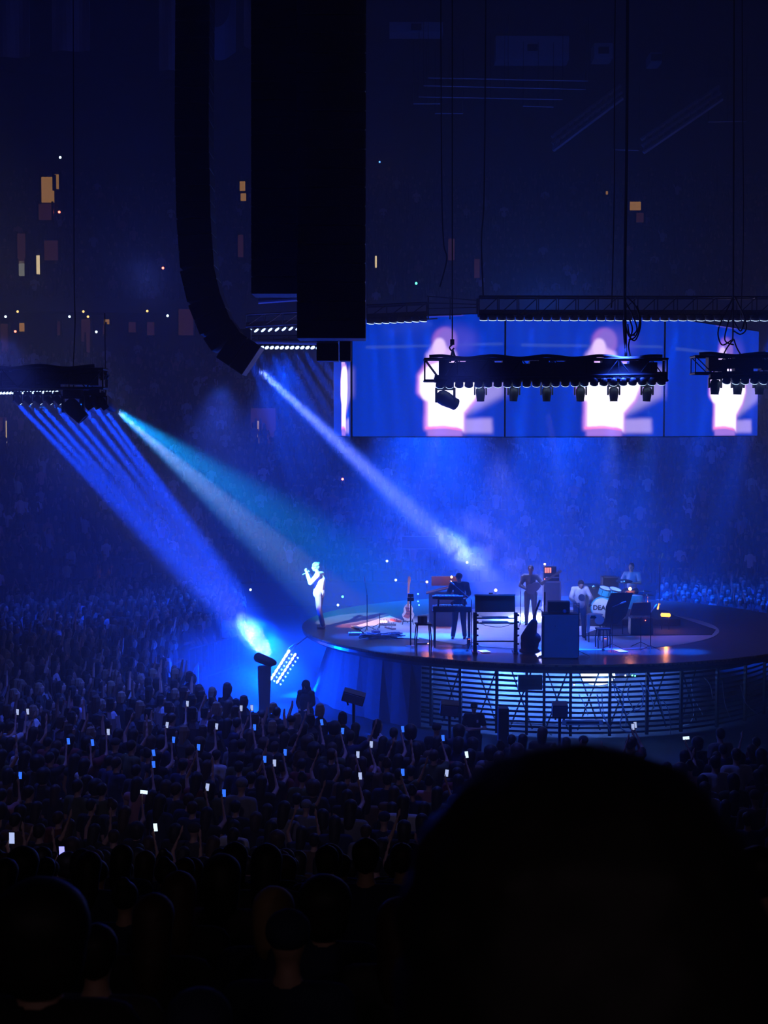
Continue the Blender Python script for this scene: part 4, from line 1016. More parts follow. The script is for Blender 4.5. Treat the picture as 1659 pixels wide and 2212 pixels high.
# stool with box
def stool(loc, h, w, label, shelf=False, rz=.1, m=None):
    root = empty('stool', loc, label, 'stool', None, rz); m = m or CASE
    MB().box((0, 0, h), (w, w*.9, .04), None, .01).build('seat', m, root)
    for sx in (-1, 1):
        for sy in (-1, 1): MB().tube([(sx*w*.38, sy*w*.34, h), (sx*w*.47, sy*w*.42, h*.5), (sx*w*.45, sy*w*.40, 0)], .016, 7).build('leg', m, root)
    if shelf: MB().box((0, 0, h*.32), (w*.8, w*.7, .03)).build('shelf', m, root)
    return root
loc = S(914, 1409); stool(loc, .72, .40, 'dark square stool with a low shelf and a box on its seat', True)
bx = MB().box((0, 0, .09), (.24, .2, .17), None, .01).build('box', mat('box_blue', (.10, .12, .2), .8), None, loc+V3(-.02, 0, .742)); setp(bx, 'small blue-grey box standing on the square stool', 'box')
MB().box((0, -.102, 0), (.06, .004, .17)).build('label_strip', CASE, bx, (0, 0, .09)); lz = empty('indicator_lamp', loc+V3(.12, -.2, .24), 'tiny pink indicator light on the stool shelf', 'lamp')
MB().ell((0, 0, .015), .016).build('bulb', mat('led_warm', (.1, .1, .1), .5, emit=(1, .35, .25), es=8), lz)
stool(S(1302, 1400), .50, .34, 'low dark stool before the bass drum', False); stool(S(1290, 1392)+V3(0, .5, 0), .66, .42, 'dark stool with pale cloth nearest the drum', False)
cl = blob([('e', (0, 0, 0), (.24, .18, .04)), ('c', (-.18, -.16, -.02), (-.2, -.2, -.42), .06, .04), ('e', (.1, -.17, -.12), (.14, .03, .14))], .016, 3); cl.materials.append(WHITE)
q = link('cloth', cl, None, None, S(1290, 1392)+V3(0, .5, .72)); setp(q, 'crumpled pale cloth draped over the dark stool', 'cloth')
# keyboards
def keyboard(loc, w, dp, h, label, keys=True, rz=0.0, name='keyboard'):
    root = empty(name, loc, label, 'keyboard', None, rz); MB().box((0, 0, h/2), (w, dp, h), None, .01).build('case', CASE, root)
    if keys:
        n = int(w*.8/.028); M = MB()
        for i in range(n): M.box((-w*.4+i*.028, dp*.22, h+.004), (.025, dp*.42, .012))
        M.build('keys', WHITE, root); M = MB()
        for i in range(n-1):
            if i % 7 not in (2, 6): M.box((-w*.4+i*.028+.014, dp*.14, h+.014), (.013, dp*.26, .012))
        M.build('black_keys', BLACK, root)
    for i in range(6): MB().lathe([(0, .02), (.012, .02), (.013, 0)], 8, Matrix.Translation((-w*.35+i*w*.12, -dp*.35, h))).build('knob', CASE, root)
    return root
K0 = S(974, 1397)
ks_ = empty('keyboard_stand', K0, 'black table-like stand carrying two stacked keyboards', 'stand')
for x, y in ((-.42, -.12), (.47, -.12), (-.42, .22), (.47, .22)): MB().box((x, y, .46), (.05, .05, .92), None, .004).build('leg', BLACK, ks_)
MB().box((.02, .05, .93), (1.0, .40, .03)).build('tray', BLACK, ks_)
keyboard(K0+V3(.02, .05, .948), .98, .36, .11, 'lower wide black keyboard on the table stand')
for x in (-.32, .36): MB().tube([(x, .05, 1.06), (x, .05, 1.24)], .025, 8).build('riser', BLACK, ks_)
MB().box((.0, .05, 1.235), (.70, .22, .02)).build('upper_tray', BLACK, ks_)
u = keyboard(K0+V3(-.08, .05, 1.248), .80, .26, .07, 'upper narrow black keyboard raised over the wide one')
for x, y, z, s_ in ((.03, .04, 1.075, .045), (.32, .06, 1.075, .035)):
    o = MB().ell((0, 0, s_), s_).build('cup', mat('cup_red', (.5, .10, .08), .5), None, K0+V3(x, y, z)); setp(o, 'red cup glowing between the two keyboards' if x < .1 else 'smaller red cup at the keyboards end', 'cup')
# piano-like instrument with music lamps behind
KB = S(955, 1352)
k2 = empty('stage_piano', KB, 'dark upright instrument with slanted lid and two small orange lamps', 'keyboard')
MB().box((0, 0, .48), (.75, .45, .96), None, .01).build('case', mat('case_navy', (.03, .03, .05), .5), k2)
MB().box((.05, 0, 1.07), (1.05, .42, .04), (0, math.radians(-14), 0), .008).build('lid', CASE, k2)
MB().box((.05, -.23, 1.07), (1.05, .02, .02), (0, math.radians(-14), 0)).build('lid_edge', CHROME, k2)
MB().box((.10, .1, 1.28), (.8, .03, .28), (.2, 0, 0)).build('desk', CASE, k2)
for x, z, e in ((-.44, 1.30, 26), (.26, 1.44, 30), (.24, 1.30, 12)):
    r = empty('music_lamp', KB+V3(x, -.18, z-.02), {1.30: 'orange music lamp at the low end of the slanted lid' if x < 0 else 'lower orange music lamp near the cap-wearing player', 1.44: 'upper orange music lamp near the cap-wearing player'}[z], 'lamp')
    MB().ell((0, 0, 0), .034).build('bulb', mat('led_orange', (.2, .1, .05), .5, emit=(1, .42, .10), es=16), r)
    MB().tube([(0, .05, .02), (0, .08, -.10), (0, .12, -.2)], .008, 6).build('stem', BLACK, r); point('music_lamp_light', KB+V3(x, -.26, z-.04), e*.45, (1, .22, .06), .04)
# equipment frame with case on top
F0 = S(1068, 1411); fr = empty('keyboard_rack', F0, 'black tubular frame with clamps carrying a tilted flat case', 'frame')
for x in (-.49, .53):
    MB().box((x, 0, .53), (.09, .10, 1.0), None, .006).build('column', BLACK, fr)
    for z in (.25, .45, .62, .8, .97): MB().box((x+.02, -.04, z), (.13, .08, .045), (0, .2*math.sin(z*9), 0), .006).build('clamp', BLACK, fr)
    MB().box((x, .12, .02), (.12, .6, .04), None, .006).build('foot', BLACK, fr)
for z in (.30, .76, .88): MB().tube([(-.49, 0, z), (.53, 0, z)], .018, 8).build('rail', BLACK, fr)
for z in (.78, .90): MB().box((.02, .06, z), (.66, .22, .022)).build('shelf_tray', mat('tray_pale', (.5, .5, .55), .4), fr)
MB().tube(curve_pts([(-.4, -.02, .76), (-.1, -.02, .68), (.2, -.02, .67), (.45, -.02, .75)], 6), .008, 6).build('cable', CABLE, fr)
cs = empty('flat_case', F0+V3(.01, .1, .99), 'wide dark case with pale edges lying tilted on the equipment frame', 'case')
MB().box((0, 0, .24), (.98, .34, .40), (-.12, 0, 0), .015).build('body', CASE, cs)
MB().box((0, -.02, .46), (1.0, .40, .045), (-.12, 0, 0), .008).build('lid', mat('edge_grey', (.22, .22, .26), .5), cs)
for s_ in (-1, 1): MB().box((s_*.49, -.155, .24), (.02, .03, .40), (-.12, 0, 0)).build('edge_strip', mat('edge_grey', (.22, .22, .26), .5), cs)
cl_ = empty('clip_lamp', F0+V3(.03, .05, 1.50), 'small white clip lamp standing on the flat case', 'lamp')
MB().ell((0, 0, .08), .036).build('bulb', mat('led_peach', (.3, .2, .15), .5, emit=(1, .6, .45), es=14), cl_); MB().tube([(0, 0, 0), (0, 0, .07)], .01, 6).build('stem', BLACK, cl_); MB().box((-.12, 0, .0), (.10, .08, .03), None, .004).build('clip', CASE, cl_)
# bagged guitar leaning on a stand
B0 = S(1144, 1412); bg = empty('guitar_bag', B0, 'dark bagged instrument propped upright beside the tall cabinet', 'bag')
M = blob([('e', (0, 0, .24), (.24, .20, .24)), ('c', (-.03, 0, .4), (.10, .02, .78), .20, .10), ('e', (.12, 0, .38), (.17, .15, .16)), ('e', (0, 0, .07), (.28, .24, .08))], .018, 3); M.materials.append(mat('bag_black', (.018, .02, .03), .95, bump=.4, scale=20)); link('bag', M, None, bg)
st = empty('microphone_stand', B0+V3(.02, .24, 0), 'slanted black microphone stand rising out of the dark bag', 'microphone stand')
MB().tube([(0, 0, .03), (.08, 0, .8), (.18, 0, 1.12)], .014, 8).build('pole', BLACK, st); MB().tube([(.16, 0, 1.05), (.26, 0, 1.32)], .028, 10).build('microphone', BLACK, st)
MB().tube(curve_pts([(.18, 0, 1.1), (.29, 0, 1.06), (.30, 0, .95), (.26, 0, .82)], 5), .010, 6).build('cable', BLACK, st); MB().lathe([(0, .03), (.12, .02), (.13, 0)], 16).build('base', BLACK, st)
# amplifiers
A0 = S(1210, 1422); am = empty('amplifier_cabinet', A0, 'tall dark blue cabinet seen from behind at the deck centre', 'amplifier', None, -.06)
MB().box((0, .18, .55), (.88, .50, 1.06), None, .02).build('cabinet', mat('cab_blue', (.20, .22, .30), .7, scale=3), am)
MB().box((0, .18, 1.09), (.86, .48, .02)).build('top', CASE, am); MB().box((-.42, -.075, .55), (.05, .02, 1.0)).build('edge_strip', CASE, am); MB().ell((-.13, -.075, .80), .018).build('jack', CHROME, am)
for x in (-.36, .36): MB().tube([(x, .0, .0), (x, .0, .03)], .03, 8).build('foot', BLACK, am)
ah = empty('guitar_amplifier', A0+V3(-.02, .22, 1.105), 'low black amplifier head on the tall cabinet', 'amplifier', None, -.06)
MB().box((0, 0, .145), (.54, .28, .27), None, .015).build('case', CASE, ah); MB().box((0, -.145, .15), (.48, .01, .2)).build('grille', GRILL, ah)
for x in (-.2, .2): MB().lathe([(0, 0), (.03, 0), (.03, .012), (0, .012)], 10, Matrix.Translation((x, 0, 0))).build('foot', BLACK, ah)
o = MB().ell((.12, -.2, .055), .05).build('cup', mat('cup_blue', (.1, .2, .5), .5), None, A0+V3(-.02, .2, 1.105)); setp(o, 'blue ball-shaped cup beside the amplifier head', 'cup')
A1 = S(1193, 1348); a1 = empty('amplifier_cabinet', A1, 'smoke-wrapped pale amplifier cabinet behind the guitarist', 'amplifier')
MB().box((0, .2, .62), (.50, .42, 1.22), None, .02).build('cabinet', mat('cab_grey', (.22, .22, .26), .7), a1); MB().box((.225, -.015, .62), (.04, .02, 1.2)).build('edge_strip', mat('edge_pale', (.5, .5, .55), .5), a1); MB().box((0, -.012, 1.22), (.48, .03, .04)).build('trim', mat('edge_pale', (.5, .5, .55), .5), a1)
a2 = empty('guitar_amplifier', A1+V3(-.02, .2, 1.235), 'amplifier head with red glow on the smoke-wrapped cabinet', 'amplifier')
MB().box((0, 0, .11), (.44, .28, .20), None, .012).build('case', CASE, a2); MB().box((0, -.145, .11), (.40, .008, .03)).build('panel', CHROME, a2); MB().ell((-.2, -.15, .06), .016).build('indicator', mat('led_red', (.1, .1, .1), .5, emit=(1, .12, .08), es=12), a2)
a3 = empty('effects_rack', A1+V3(-.06, .2, 1.45), 'small rack with orange-red lights on top of the amplifier head', 'equipment')
MB().box((0, 0, .11), (.36, .24, .2), None, .01).build('case', CASE, a3)
for i in range(4): MB().box((-.14+.05*i, -.125, .10), (.03, .01, .15)).build('meter', mat('meter_red', (.2, .05, .03), .5, emit=(1, .22, .14), es=2.5), a3)
MB().ell((-.15, -.05, .27), .03).build('lamp', mat('led_orange', (.2, .1, .05), .5, emit=(1, .42, .10), es=16), a3); MB().tube([(-.15, -.05, .2), (-.15, -.05, .26)], .008, 6).build('lamp_stem', BLACK, a3)
# guitar held in the smoke
gl = S(1146, 1350)+V3(.0, -.26, .92); g2 = guitar(gl, 0, 0, mat('cab_grey', (.22, .22, .26), .7), 'guitar held diagonally by the player in the smoke'); g2.rotation_euler = (0, math.radians(-58), math.radians(170)); g2.location = gl+V3(-.16, 0, 0.05)
# open road cases behind the drums
for px, py, w, h, lb in ((1272, 1330, .62, .95, 'tall open road case behind the pale-shirted player'), (1316, 1322, .5, 1.1, 'dark road case beside the drummer')):
    r = empty('road_case', S(px, py), lb, 'case'); MB().box((0, 0, h/2), (w, .5, h), None, .02).build('body', CASE, r)
    for s_ in (-1, 1): MB().box((s_*w/2, -.25, h/2), (.03, .03, h)).build('edge_strip', mat('edge_grey', (.22, .22, .26), .5), r)
    MB().box((0, -.25, h), (w, .03, .03)).build('edge_strip', mat('edge_grey', (.22, .22, .26), .5), r)
    for x in (-1, 1): MB().ell((x*w*.48, -.25, h), .03).build('corner', CHROME, r)
# ---- drum kit
D0 = S(1330, 1352)+V3(0, 0, .2); rz_ = MB().box((0, 0, .1), (3.0, 2.2, .19), None, .02).build('drum_riser', mat('mat_black', (.02, .02, .025), .9), None, S(1352, 1350)+V3(0, .75, .012)); setp(rz_, 'low black riser under the drum kit', 'platform')
MB().box((0, -1.105, .1), (2.9, .012, .14)).build('front_cloth', CASE, rz_)
kit = empty('drum_kit', D0, 'drum kit with lettered white bass drum head and cyan toms', 'drums')
CY = mat('drum_cyan', (.05, .50, .62), .3, var=.3, scale=20, coat=.3); HEAD = mat('drum_head', (.75, .72, .72), .6)
bd = V3(-.40, -.15, .36); f_ = V3(-.25, -1, 0).normalized(); R = zto(f_)
MB().lathe([(.30, -.22), (.30, .22)], 32, Matrix.Translation(bd) @ R).build('bass_drum', CY, kit, smooth=False)
MB().lathe([(0, .225), (.285, .225), (.285, .215)], 40, Matrix.Translation(bd) @ R).build('bass_drum_head', HEAD, kit)
MB().lathe([(.285, .19), (.315, .19), (.315, .24), (.285, .24), (.285, .19)], 40, Matrix.Translation(bd) @ R).build('hoop', CY, kit)
tc_ = bpy.data.curves.new('t', 'FONT'); tc_.body = 'DEA'; tc_.size = .185; tc_.extrude = .003; tc_.align_x = 'CENTER'; tc_.align_y = 'CENTER'; tc_.offset = .006
to = bpy.data.objects.new('t', tc_); C.objects.link(to); dg = bpy.context.evaluated_depsgraph_get(); dg.update(); tm = bpy.data.meshes.new_from_object(to.evaluated_get(dg)); bpy.data.objects.remove(to)
tm.materials.clear(); tm.materials.append(mat('ink_black', (.01, .01, .015), .7)); lt = link('lettering', tm, None, kit)
xa = V3(0, 0, 1).cross(f_).normalized(); lt.matrix_local = Matrix.Translation(bd+f_*.231-xa*.075) @ Matrix((xa, V3(0, 0, 1), f_)).transposed().to_4x4()
for x, y, z, r, h, t in ((-.34, -.12, .80, .17, .20, .22), (-.06, -.10, .77, .17, .20, .22)):
    Mx = Matrix.Translation((x, y, z)) @ Matrix.Rotation(t, 4, 'Y') @ Matrix.Rotation(.25, 4, 'X')
    tm_ = MB().lathe([(r, -h/2), (r, h/2)], 28, Mx).build('tom', CY, kit); MB().lathe([(0, h/2+.002), (r*.97, h/2+.002), (r*.97, h/2-.005)], 28, Mx).build('tom_head', HEAD, tm_)
    for hh in (-h/2, h/2): MB().lathe([(r, hh-.012), (r+.012, hh-.012), (r+.012, hh+.012), (r, hh+.012), (r, hh-.012)], 28, Mx).build('rim', CHROME, tm_)
    for k in range(6): MB().tube([Mx @ V3((r+.012)*math.cos(k*1.05), (r+.012)*math.sin(k*1.05), -h/2), Mx @ V3((r+.012)*math.cos(k*1.05), (r+.012)*math.sin(k*1.05), h/2)], .006, 5).build('lug', CHROME, tm_)
Mx = Matrix.Translation((.55, -.05, .5)); ft = MB().lathe([(.2, -.2), (.2, .18)], 28, Mx).build('floor_tom', CY, kit); MB().lathe([(0, .182), (.195, .182), (.195, .17)], 28, Mx).build('tom_head', HEAD, ft)
for k in range(3): MB().tube([Mx @ V3(.21*math.cos(k*2.1), .21*math.sin(k*2.1), .0), Mx @ V3(.23*math.cos(k*2.1), .23*math.sin(k*2.1), -.5)], .008, 6).build('leg', CHROME, ft)
Mx = Matrix.Translation((.18, -.02, .62)); sn = MB().lathe([(.18, -.07), (.18, .07)], 28, Mx).build('snare_drum', CHROME, kit); MB().lathe([(0, .072), (.175, .072), (.175, .06)], 28, Mx).build('snare_head', HEAD, sn)
for k in range(3): MB().tube([(.18, -.02, .5), (.18+.22*math.cos(k*2.1), -.02+.22*math.sin(k*2.1), .01)], .009, 6).build('snare_leg', CHROME, kit)
BRASS = mat('cymbal_brass', (.35, .28, .14), .25, 1.0)
for x, y, z, r, t in ((-.62, .1, .92, .20, .2), (.80, -.02, .80, .22, -.05), (.95, .25, .66, .18, .02), (.28, .3, 1.05, .24, .15)):
    Mx = Matrix.Translation((x, y, z)) @ Matrix.Rotation(t, 4, 'X'); c_ = MB().lathe([(0, .03), (.03, .028), (.045, .01), (r, 0), (r, -.003), (.04, .004)], 32, Mx).build('cymbal', BRASS, kit, smooth=True)
    MB().tube([(x, y, .05), (x, y, z+.05)], .010, 7).build('cymbal_pole', CHROME, kit)
    for k in range(3): MB().tube([(x, y, .3), (x+.2*math.cos(k*2.1+.4), y+.2*math.sin(k*2.1+.4), .01)], .008, 5).build('cymbal_leg', CHROME, kit)
# dark draped board that hides part of the bass drum
bb = S(1335, 1372); db = empty('draped_board', bb, 'large dark slanted board hiding part of the lettered bass drum', 'board')
pr = [P(x, y, bb.y)-bb for x, y in ((1320, 1281), (1367, 1279), (1352, 1330), (1332, 1348), (1306, 1344), (1309, 1310))]
MB().prism([(p.x, p.z) for p in pr], -.05, .03).build('board', mat('drape_black', (.012, .013, .02), .9), db)
for x in (-.20, .12): MB().tube([(x, .0, .0), (x, .0, .42)], .015, 6).build('leg', BLACK, db)
# control desk right of the board, with glass-like top and lights
dk = empty('control_desk', S(1385, 1372), 'low dark control desk with sloping lid and small lights beside the drums', 'desk')
MB().box((0, .1, .25), (.62, .4, .46), None, .015).build('body', CASE, dk)
MB().prism([(-.30, .52), (-.20, .86), (.28, .88), (.30, .52)], .16, .20).build('lid', mat('lid_blue', (.05, .06, .10), .3), dk)
for a, b in (((-.30, .52), (-.20, .86)), ((-.20, .86), (.28, .88))): MB().tube([(a[0], .15, a[1]), (b[0], .15, b[1])], .010, 6).build('edge_strip', STEEL, dk)
for i in range(7): MB().ell((-.26+.06*i+.01*(i % 3), -.12+.02*(i % 2), .50), .012).build('knob', CHROME, dk)
MB().ell((.09, -.13, .42), .012).build('indicator', mat('led_red', (.1, .1, .1), .5, emit=(1, .12, .08), es=12), dk)
# orange lamps by the drums
for px, py, z, lb, hz_ in ((1361, 1330, .72, 'round orange lamp glowing on the board top beside the drummer', 0), ):
    q = P(1361, 1272, bb.y+.2); r = empty('orange_lamp', q, lb, 'lamp'); MB().ell((0, 0, 0), .045).build('bulb', mat('led_orange', (.2, .1, .05), .5, emit=(1, .42, .10), es=16), r)
    MB().box((.02, .05, -.10), (.26, .12, .08), None, .01).build('base', CASE, r); point('orange_lamp_light', q+V3(0, -.1, .04), 14, (1, .25, .06), .04)
q = S(1437, 1362); r = empty('tube_lamp', q, 'glowing orange tube lamp on a low stand at the drum mat end', 'lamp')
MB().tube([(-.13, 0, .44), (-.11, 0, .44), (.12, 0, .43), (.14, 0, .43)], [.03, .055, .055, .03], 12).build('tube', mat('tube_orange', (.3, .15, .05), .4, emit=(1, .38, .04), es=3.2), r, smooth=True)
for s_ in (-.1, .1): MB().tube([(s_, 0, .02), (s_, 0, .40)], .010, 6).build('leg', BLACK, r)
MB().box((0, 0, .01), (.4, .2, .02)).build('base', BLACK, r); point('tube_lamp_light', q+V3(0, -.15, .45), 9, (1, .3, .05), .05)
o = MB().tube([S(1420, 1350)+V3(0, 0, .45), S(1422, 1350)+V3(.03, 0, .62)], .025, 8).build('tube_lamp', mat('tube_orange', (.3, .15, .05), .4)); setp(o, 'small upright orange lamp next to the orange tube', 'lamp')
q = G(1529, 1306, .6); lp = empty('crowd_lamp', q, 'tiny yellow-green lamp in the dark beyond the drum mat', 'lamp'); MB().ell((0, 0, 0), (.07, .05, .04)).build('bulb', mat('led_yellow', (.1, .1, .1), .5, emit=(.75, 1, .05), es=5), lp); MB().tube([(0, 0, -.6), (0, 0, -.03)], .015, 6).build('post', BLACK, lp)
# ------------------------------------------------------------------ moat: lamp stands, pillar, glowing panel, barrier, cables
def floodstand(px, py, d, w, h, roll, label):
    q = P(px, py, d); r = empty('lamp_stand', (q.x, q.y, 0), label, 'lamp stand')
    MB().tube([(0, 0, 0), (0, 0, q.z-h*.5)], .035, 8).build('pole', BLACK, r); MB().box((0, 0, .03), (.5, .5, .06), None, .01).build('base', BLACK, r)
    for s_ in (-1, 1): MB().box((s_*w*.28, 0, q.z-h*.55), (.04, .08, h*.5), (0, -roll, 0), .005).build('bracket', BLACK, r)
    M = MB(); M.box((0, 0, 0), (w, .26, h), None, .015); o = M.build('head', CASE, r, (0, 0, q.z)); o.rotation_euler = (.25, roll, 0)
    o2 = MB().box((0, -.14, 0), (w*.9, .02, h*.8)).build('glass', mat('lens_dark', (.12, .14, .2), .1), o); return r
floodstand(764, 1505, 32.5, .50, .24, .28, 'lamp stand with its flat head tilted, between moat haze and slats')
floodstand(971, 1530, 31.8, .40, .28, .08, 'lamp stand with square head close to the crossed-arm guard')
floodstand(1209, 1532, 32.5, .34, .30, 0, 'lamp stand with square head in front of the brightest slats')
q = P(1087, 1528, 32.6); sb = empty('speaker_column', (q.x, q.y, 0), 'upright black column speaker right of the guard', 'speaker'); MB().box((0, 0, q.z/2), (.24, .3, q.z), None, .02).build('body', CASE, sb); MB().box((0, -.155, q.z*.55), (.2, .01, q.z*.8)).build('grille', GRILL, sb)
q = P(571, 1435, 36.5); pl_ = empty('pillar_lamp', (q.x, q.y, 0), 'dark pillar with flared base and a bent lamp box on top in the haze', 'lamp stand')
MB().lathe([(.30, 0), (.24, .12), (.17, .3), (.14, .7), (.16, 1.2), (.17, q.z-.05), (.0, q.z-.04)], 20).build('pillar', mat('pillar_grey', (.05, .05, .06), .7), pl_)
M = blob([('c', (-.15, 0, q.z+.17), (.16, 0, q.z+.05), .13, .12), ('c', (.12, 0, q.z+.08), (.24, 0, q.z+.04), .10, .08)], .02, 3); M.materials.append(CASE); link('lamp_box', M, None, pl_)
# glowing lamp cluster on the deck edge
pn = empty('lamp_cluster', PAN, 'cluster of dazzling white lamps slanting down from the deck edge', 'stage light')
GL = mat('cluster_lens', (.5, .5, .5), .3, emit=(.7, .82, 1), es=5); ax = (P(640, 1398, 40)-P(592, 1472, 40)).normalized()
for j in range(2):
    for i in range(8):
        c_ = -ax*(.44-.125*i)+V3(-.06+.17*j, .05*j, -.01-.10*j); rr = .075-.008*j
        hd_ = MB().lathe([(0, .10), (rr*.7, .08), (rr, 0), (rr*.9, -.01)], 12, Matrix.Translation(c_) @ zto((.6, .5, -.5))).build('lamp', CASE, pn, smooth=True)
        MB().lathe([(rr*.9, -.012), (rr*.5, -.03), (0, -.035)], 12, Matrix.Translation(c_) @ zto((.6, .5, -.5))).build('lens', GL, hd_)
        MB().lathe([(0, 0), (.035, .06), (0, .062)], 4, Matrix.Translation(c_+V3(.05, -.02, -.04)) @ zto((.5, -.6, -.4))).build('shutter', mat('shutter_glow', (.5, .5, .5), .3, emit=(.35, .6, 1), es=2.5 if j else 4), hd_)
MB().tube([-ax*.55+V3(0, .05, 0), ax*.62+V3(.02, .05, 0)], .025, 8).build('rail', STEEL, pn); MB().tube([-ax*.5+V3(-.08, 0, 0), ax*.5+V3(-.10, 0, .04), ax*.75], .008, 6).build('hoop', CHROME, pn)
MB().tube([ax*.62+V3(.02, .05, 0), ax*.95+V3(.3, .3, .05)], .02, 8).build('arm', STEEL, pn)
# flare lamp behind the slats
fl_ = empty('flare_lamp', FLARE+V3(0, .35, 0), 'dazzling blue-white lamp behind the slats below the drums', 'stage light')
MB().lathe([(0, 0), (.26, .01), (.42, .04), (.44, .09), (.3, .2), (0, .22)], 28, zto((0, 1, 0)) @ Matrix.Diagonal((1, .55, 1, 1))).build('lens', mat('flare_lens', (.5, .5, .5), .3, emit=(.6, .8, 1), es=5), fl_, smooth=True)
MB().box((0, .28, 0), (.7, .12, .4), None, .02).build('housing', CASE, fl_)
for px, py, c_ in ((1366, 1459, 0), (1372, 1460, 0), (1351, 1459, 1), (1240, 1479, 1)):
    q = P(px, py, 35.6); r = empty('indicator_lamp', q, {1366: 'left green dot of the pair on the slats', 1372: 'second green dot of the pair on the slats', 1351: 'white dot next to the green pair on the slats', 1240: 'white dot near the flare under the deck'}[px].replace('left green', 'first green'), 'lamp')
    MB().ell((0, 0, 0), .02).build('bulb', mat('led_green', (.1, .1, .1), .5, emit=(.1, 1, .5), es=6) if c_ == 0 else mat('led_white', (.1, .1, .1), .5, emit=(.6, .8, 1), es=6), r); MB().box((0, .04, 0), (.05, .04, .05)).build('housing', CASE, r)
# boxes fixed on the slats
for px, py, w, h, lb in ((1145, 1474, .60, .36, 'wide dark equipment box fixed behind the slats under the deck'), (1258, 1560, 1.0, .12, 'long pale tray of gear on the lower slats')):
    q = P(px, py, 35.55); o = MB().box((0, 0, 0), (w, .12, h), None, .01).build('equipment_box', CASE if h > .2 else mat('tray_pale', (.5, .5, .55), .4), None, q); setp(o, lb, 'box')
    MB().box((0, -.065, 0), (w*.8, .01, h*.5)).build('panel', GRILL, o)
# cables that dangle in front of the skirt
r_ = random.Random(11)
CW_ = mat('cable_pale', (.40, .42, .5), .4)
cpaths = [[(1322, 1476), (1345, 1500), (1344, 1540), (1340, 1568), (1352, 1580), (1364, 1580)], [(1325, 1478), (1332, 1510), (1350, 1535), (1352, 1570)], [(1392, 1474), (1404, 1500), (1414, 1530)], [(1384, 1474), (1390, 1500), (1384, 1530), (1365, 1535)],
          [(1492, 1464), (1496, 1500), (1499, 1540), (1490, 1562), (1474, 1568)], [(1497, 1508), (1510, 1528), (1519, 1546)], [(1290, 1500), (1299, 1540), (1318, 1570)], [(1300, 1490), (1302, 1530), (1310, 1560), (1318, 1580)], [(1432, 1512), (1444, 1534), (1448, 1560), (1448, 1586)],
          [(1362, 1478), (1356, 1502), (1372, 1540)], [(1395, 1450), (1420, 1500), (1432, 1540), (1436, 1562)], [(1180, 1540), (1178, 1575), (1192, 1588)], [(1516, 1458), (1534, 1480), (1540, 1510)], [(1400, 1480), (1380, 1520), (1350, 1548)], [(1250, 1500), (1262, 1520), (1270, 1545)], [(1600, 1480), (1612, 1520), (1640, 1545)], [(1560, 1470), (1566, 1520), (1580, 1556)]]
for i, pth in enumerate(cpaths):
    d = 34.9+.25*r_.random(); a = P(*pth[0], d)
    if pth[0][0] > 1440: d = 36.5+.5*r_.random(); a = P(*pth[0], d)
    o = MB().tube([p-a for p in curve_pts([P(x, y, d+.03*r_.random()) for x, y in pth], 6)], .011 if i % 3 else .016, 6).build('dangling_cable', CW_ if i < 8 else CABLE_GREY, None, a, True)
    setp(o, None, 'cable', 'cables hanging over the deck skirt')
    o['label'] = ('long looping bright cable beside the flare', 'bright cable just inside the long loop', 'short bright cable slanting away from the green dots', 'curved bright cable hooking back under the green dots', 'thick cable with a wide hook at the skirt end', 'short slanting cable beside the wide hook', 'thin cable below the flare lamp', 'thin cable straight under the flare lamp', 'dim cable hanging to the crowd line', 'dim cable close behind the long loop', 'thick dim cable following a skirt post', 'dim cable over the pale tray', 'dim short cable past the wide hook', 'dim crossing cable under the green dots', 'dim short cable near the flare, on its drum side', 'dim outermost cable near the picture edge', 'dim cable second from the picture edge')[i]
# crowd barrier
Bp = [G(x, y, 0) for x, y in ((412, 1560), (436, 1500), (520, 1470), (590, 1462))]
for i, (a, b, lb) in enumerate(((P(408, 1402, 43), P(515, 1376, 46), 'pale crowd barrier panel behind the moat beside the standing crowd'), (P(404, 1480, 37.5), P(428, 1420, 40.5), 'crowd barrier panel running along the side crowd'), (P(432, 1560, 33), P(400, 1500, 36), 'nearest crowd barrier panel at the corner of the moat'))):
    a.z = b.z = 1.1; r = empty('barrier', (a.x, a.y, 0), lb, 'barrier', 'crowd barriers at the moat'); d = b-a
    for z in (1.1, .12): MB().tube([(0, 0, z), (d.x, d.y, z)], .022, 6).build('rail', STEEL, r)
    for k in range(9): MB().tube([(d.x*k/8, d.y*k/8, .0), (d.x*k/8, d.y*k/8, 1.1)], .011 if k % 4 else .022, 6).build('bar', STEEL, r)
# small info board in the crowd behind
a = P(868, 1190, 58); sg_ = empty('aisle_sign', P(905, 1172, 58), 'faintly outlined rectangular panel among the far spectators', 'panel')
w, h = 74/FPX*58, 27/FPX*58; MB().box((0, 0, 0), (w, .08, h)).build('panel', CASE, sg_)
for s_ in (-1, 1):
    MB().box((0, -.05, s_*h/2), (w, .02, .02)).build('edge_strip', mat('edge_pale', (.5, .5, .55), .5), sg_); MB().box((s_*w/2, -.05, 0), (.02, .02, h)).build('edge_strip', mat('edge_pale', (.5, .5, .55), .5), sg_)
MB().box((0, 0, -h/2-.8), (.08, .06, 1.6)).build('post', BLACK, sg_)
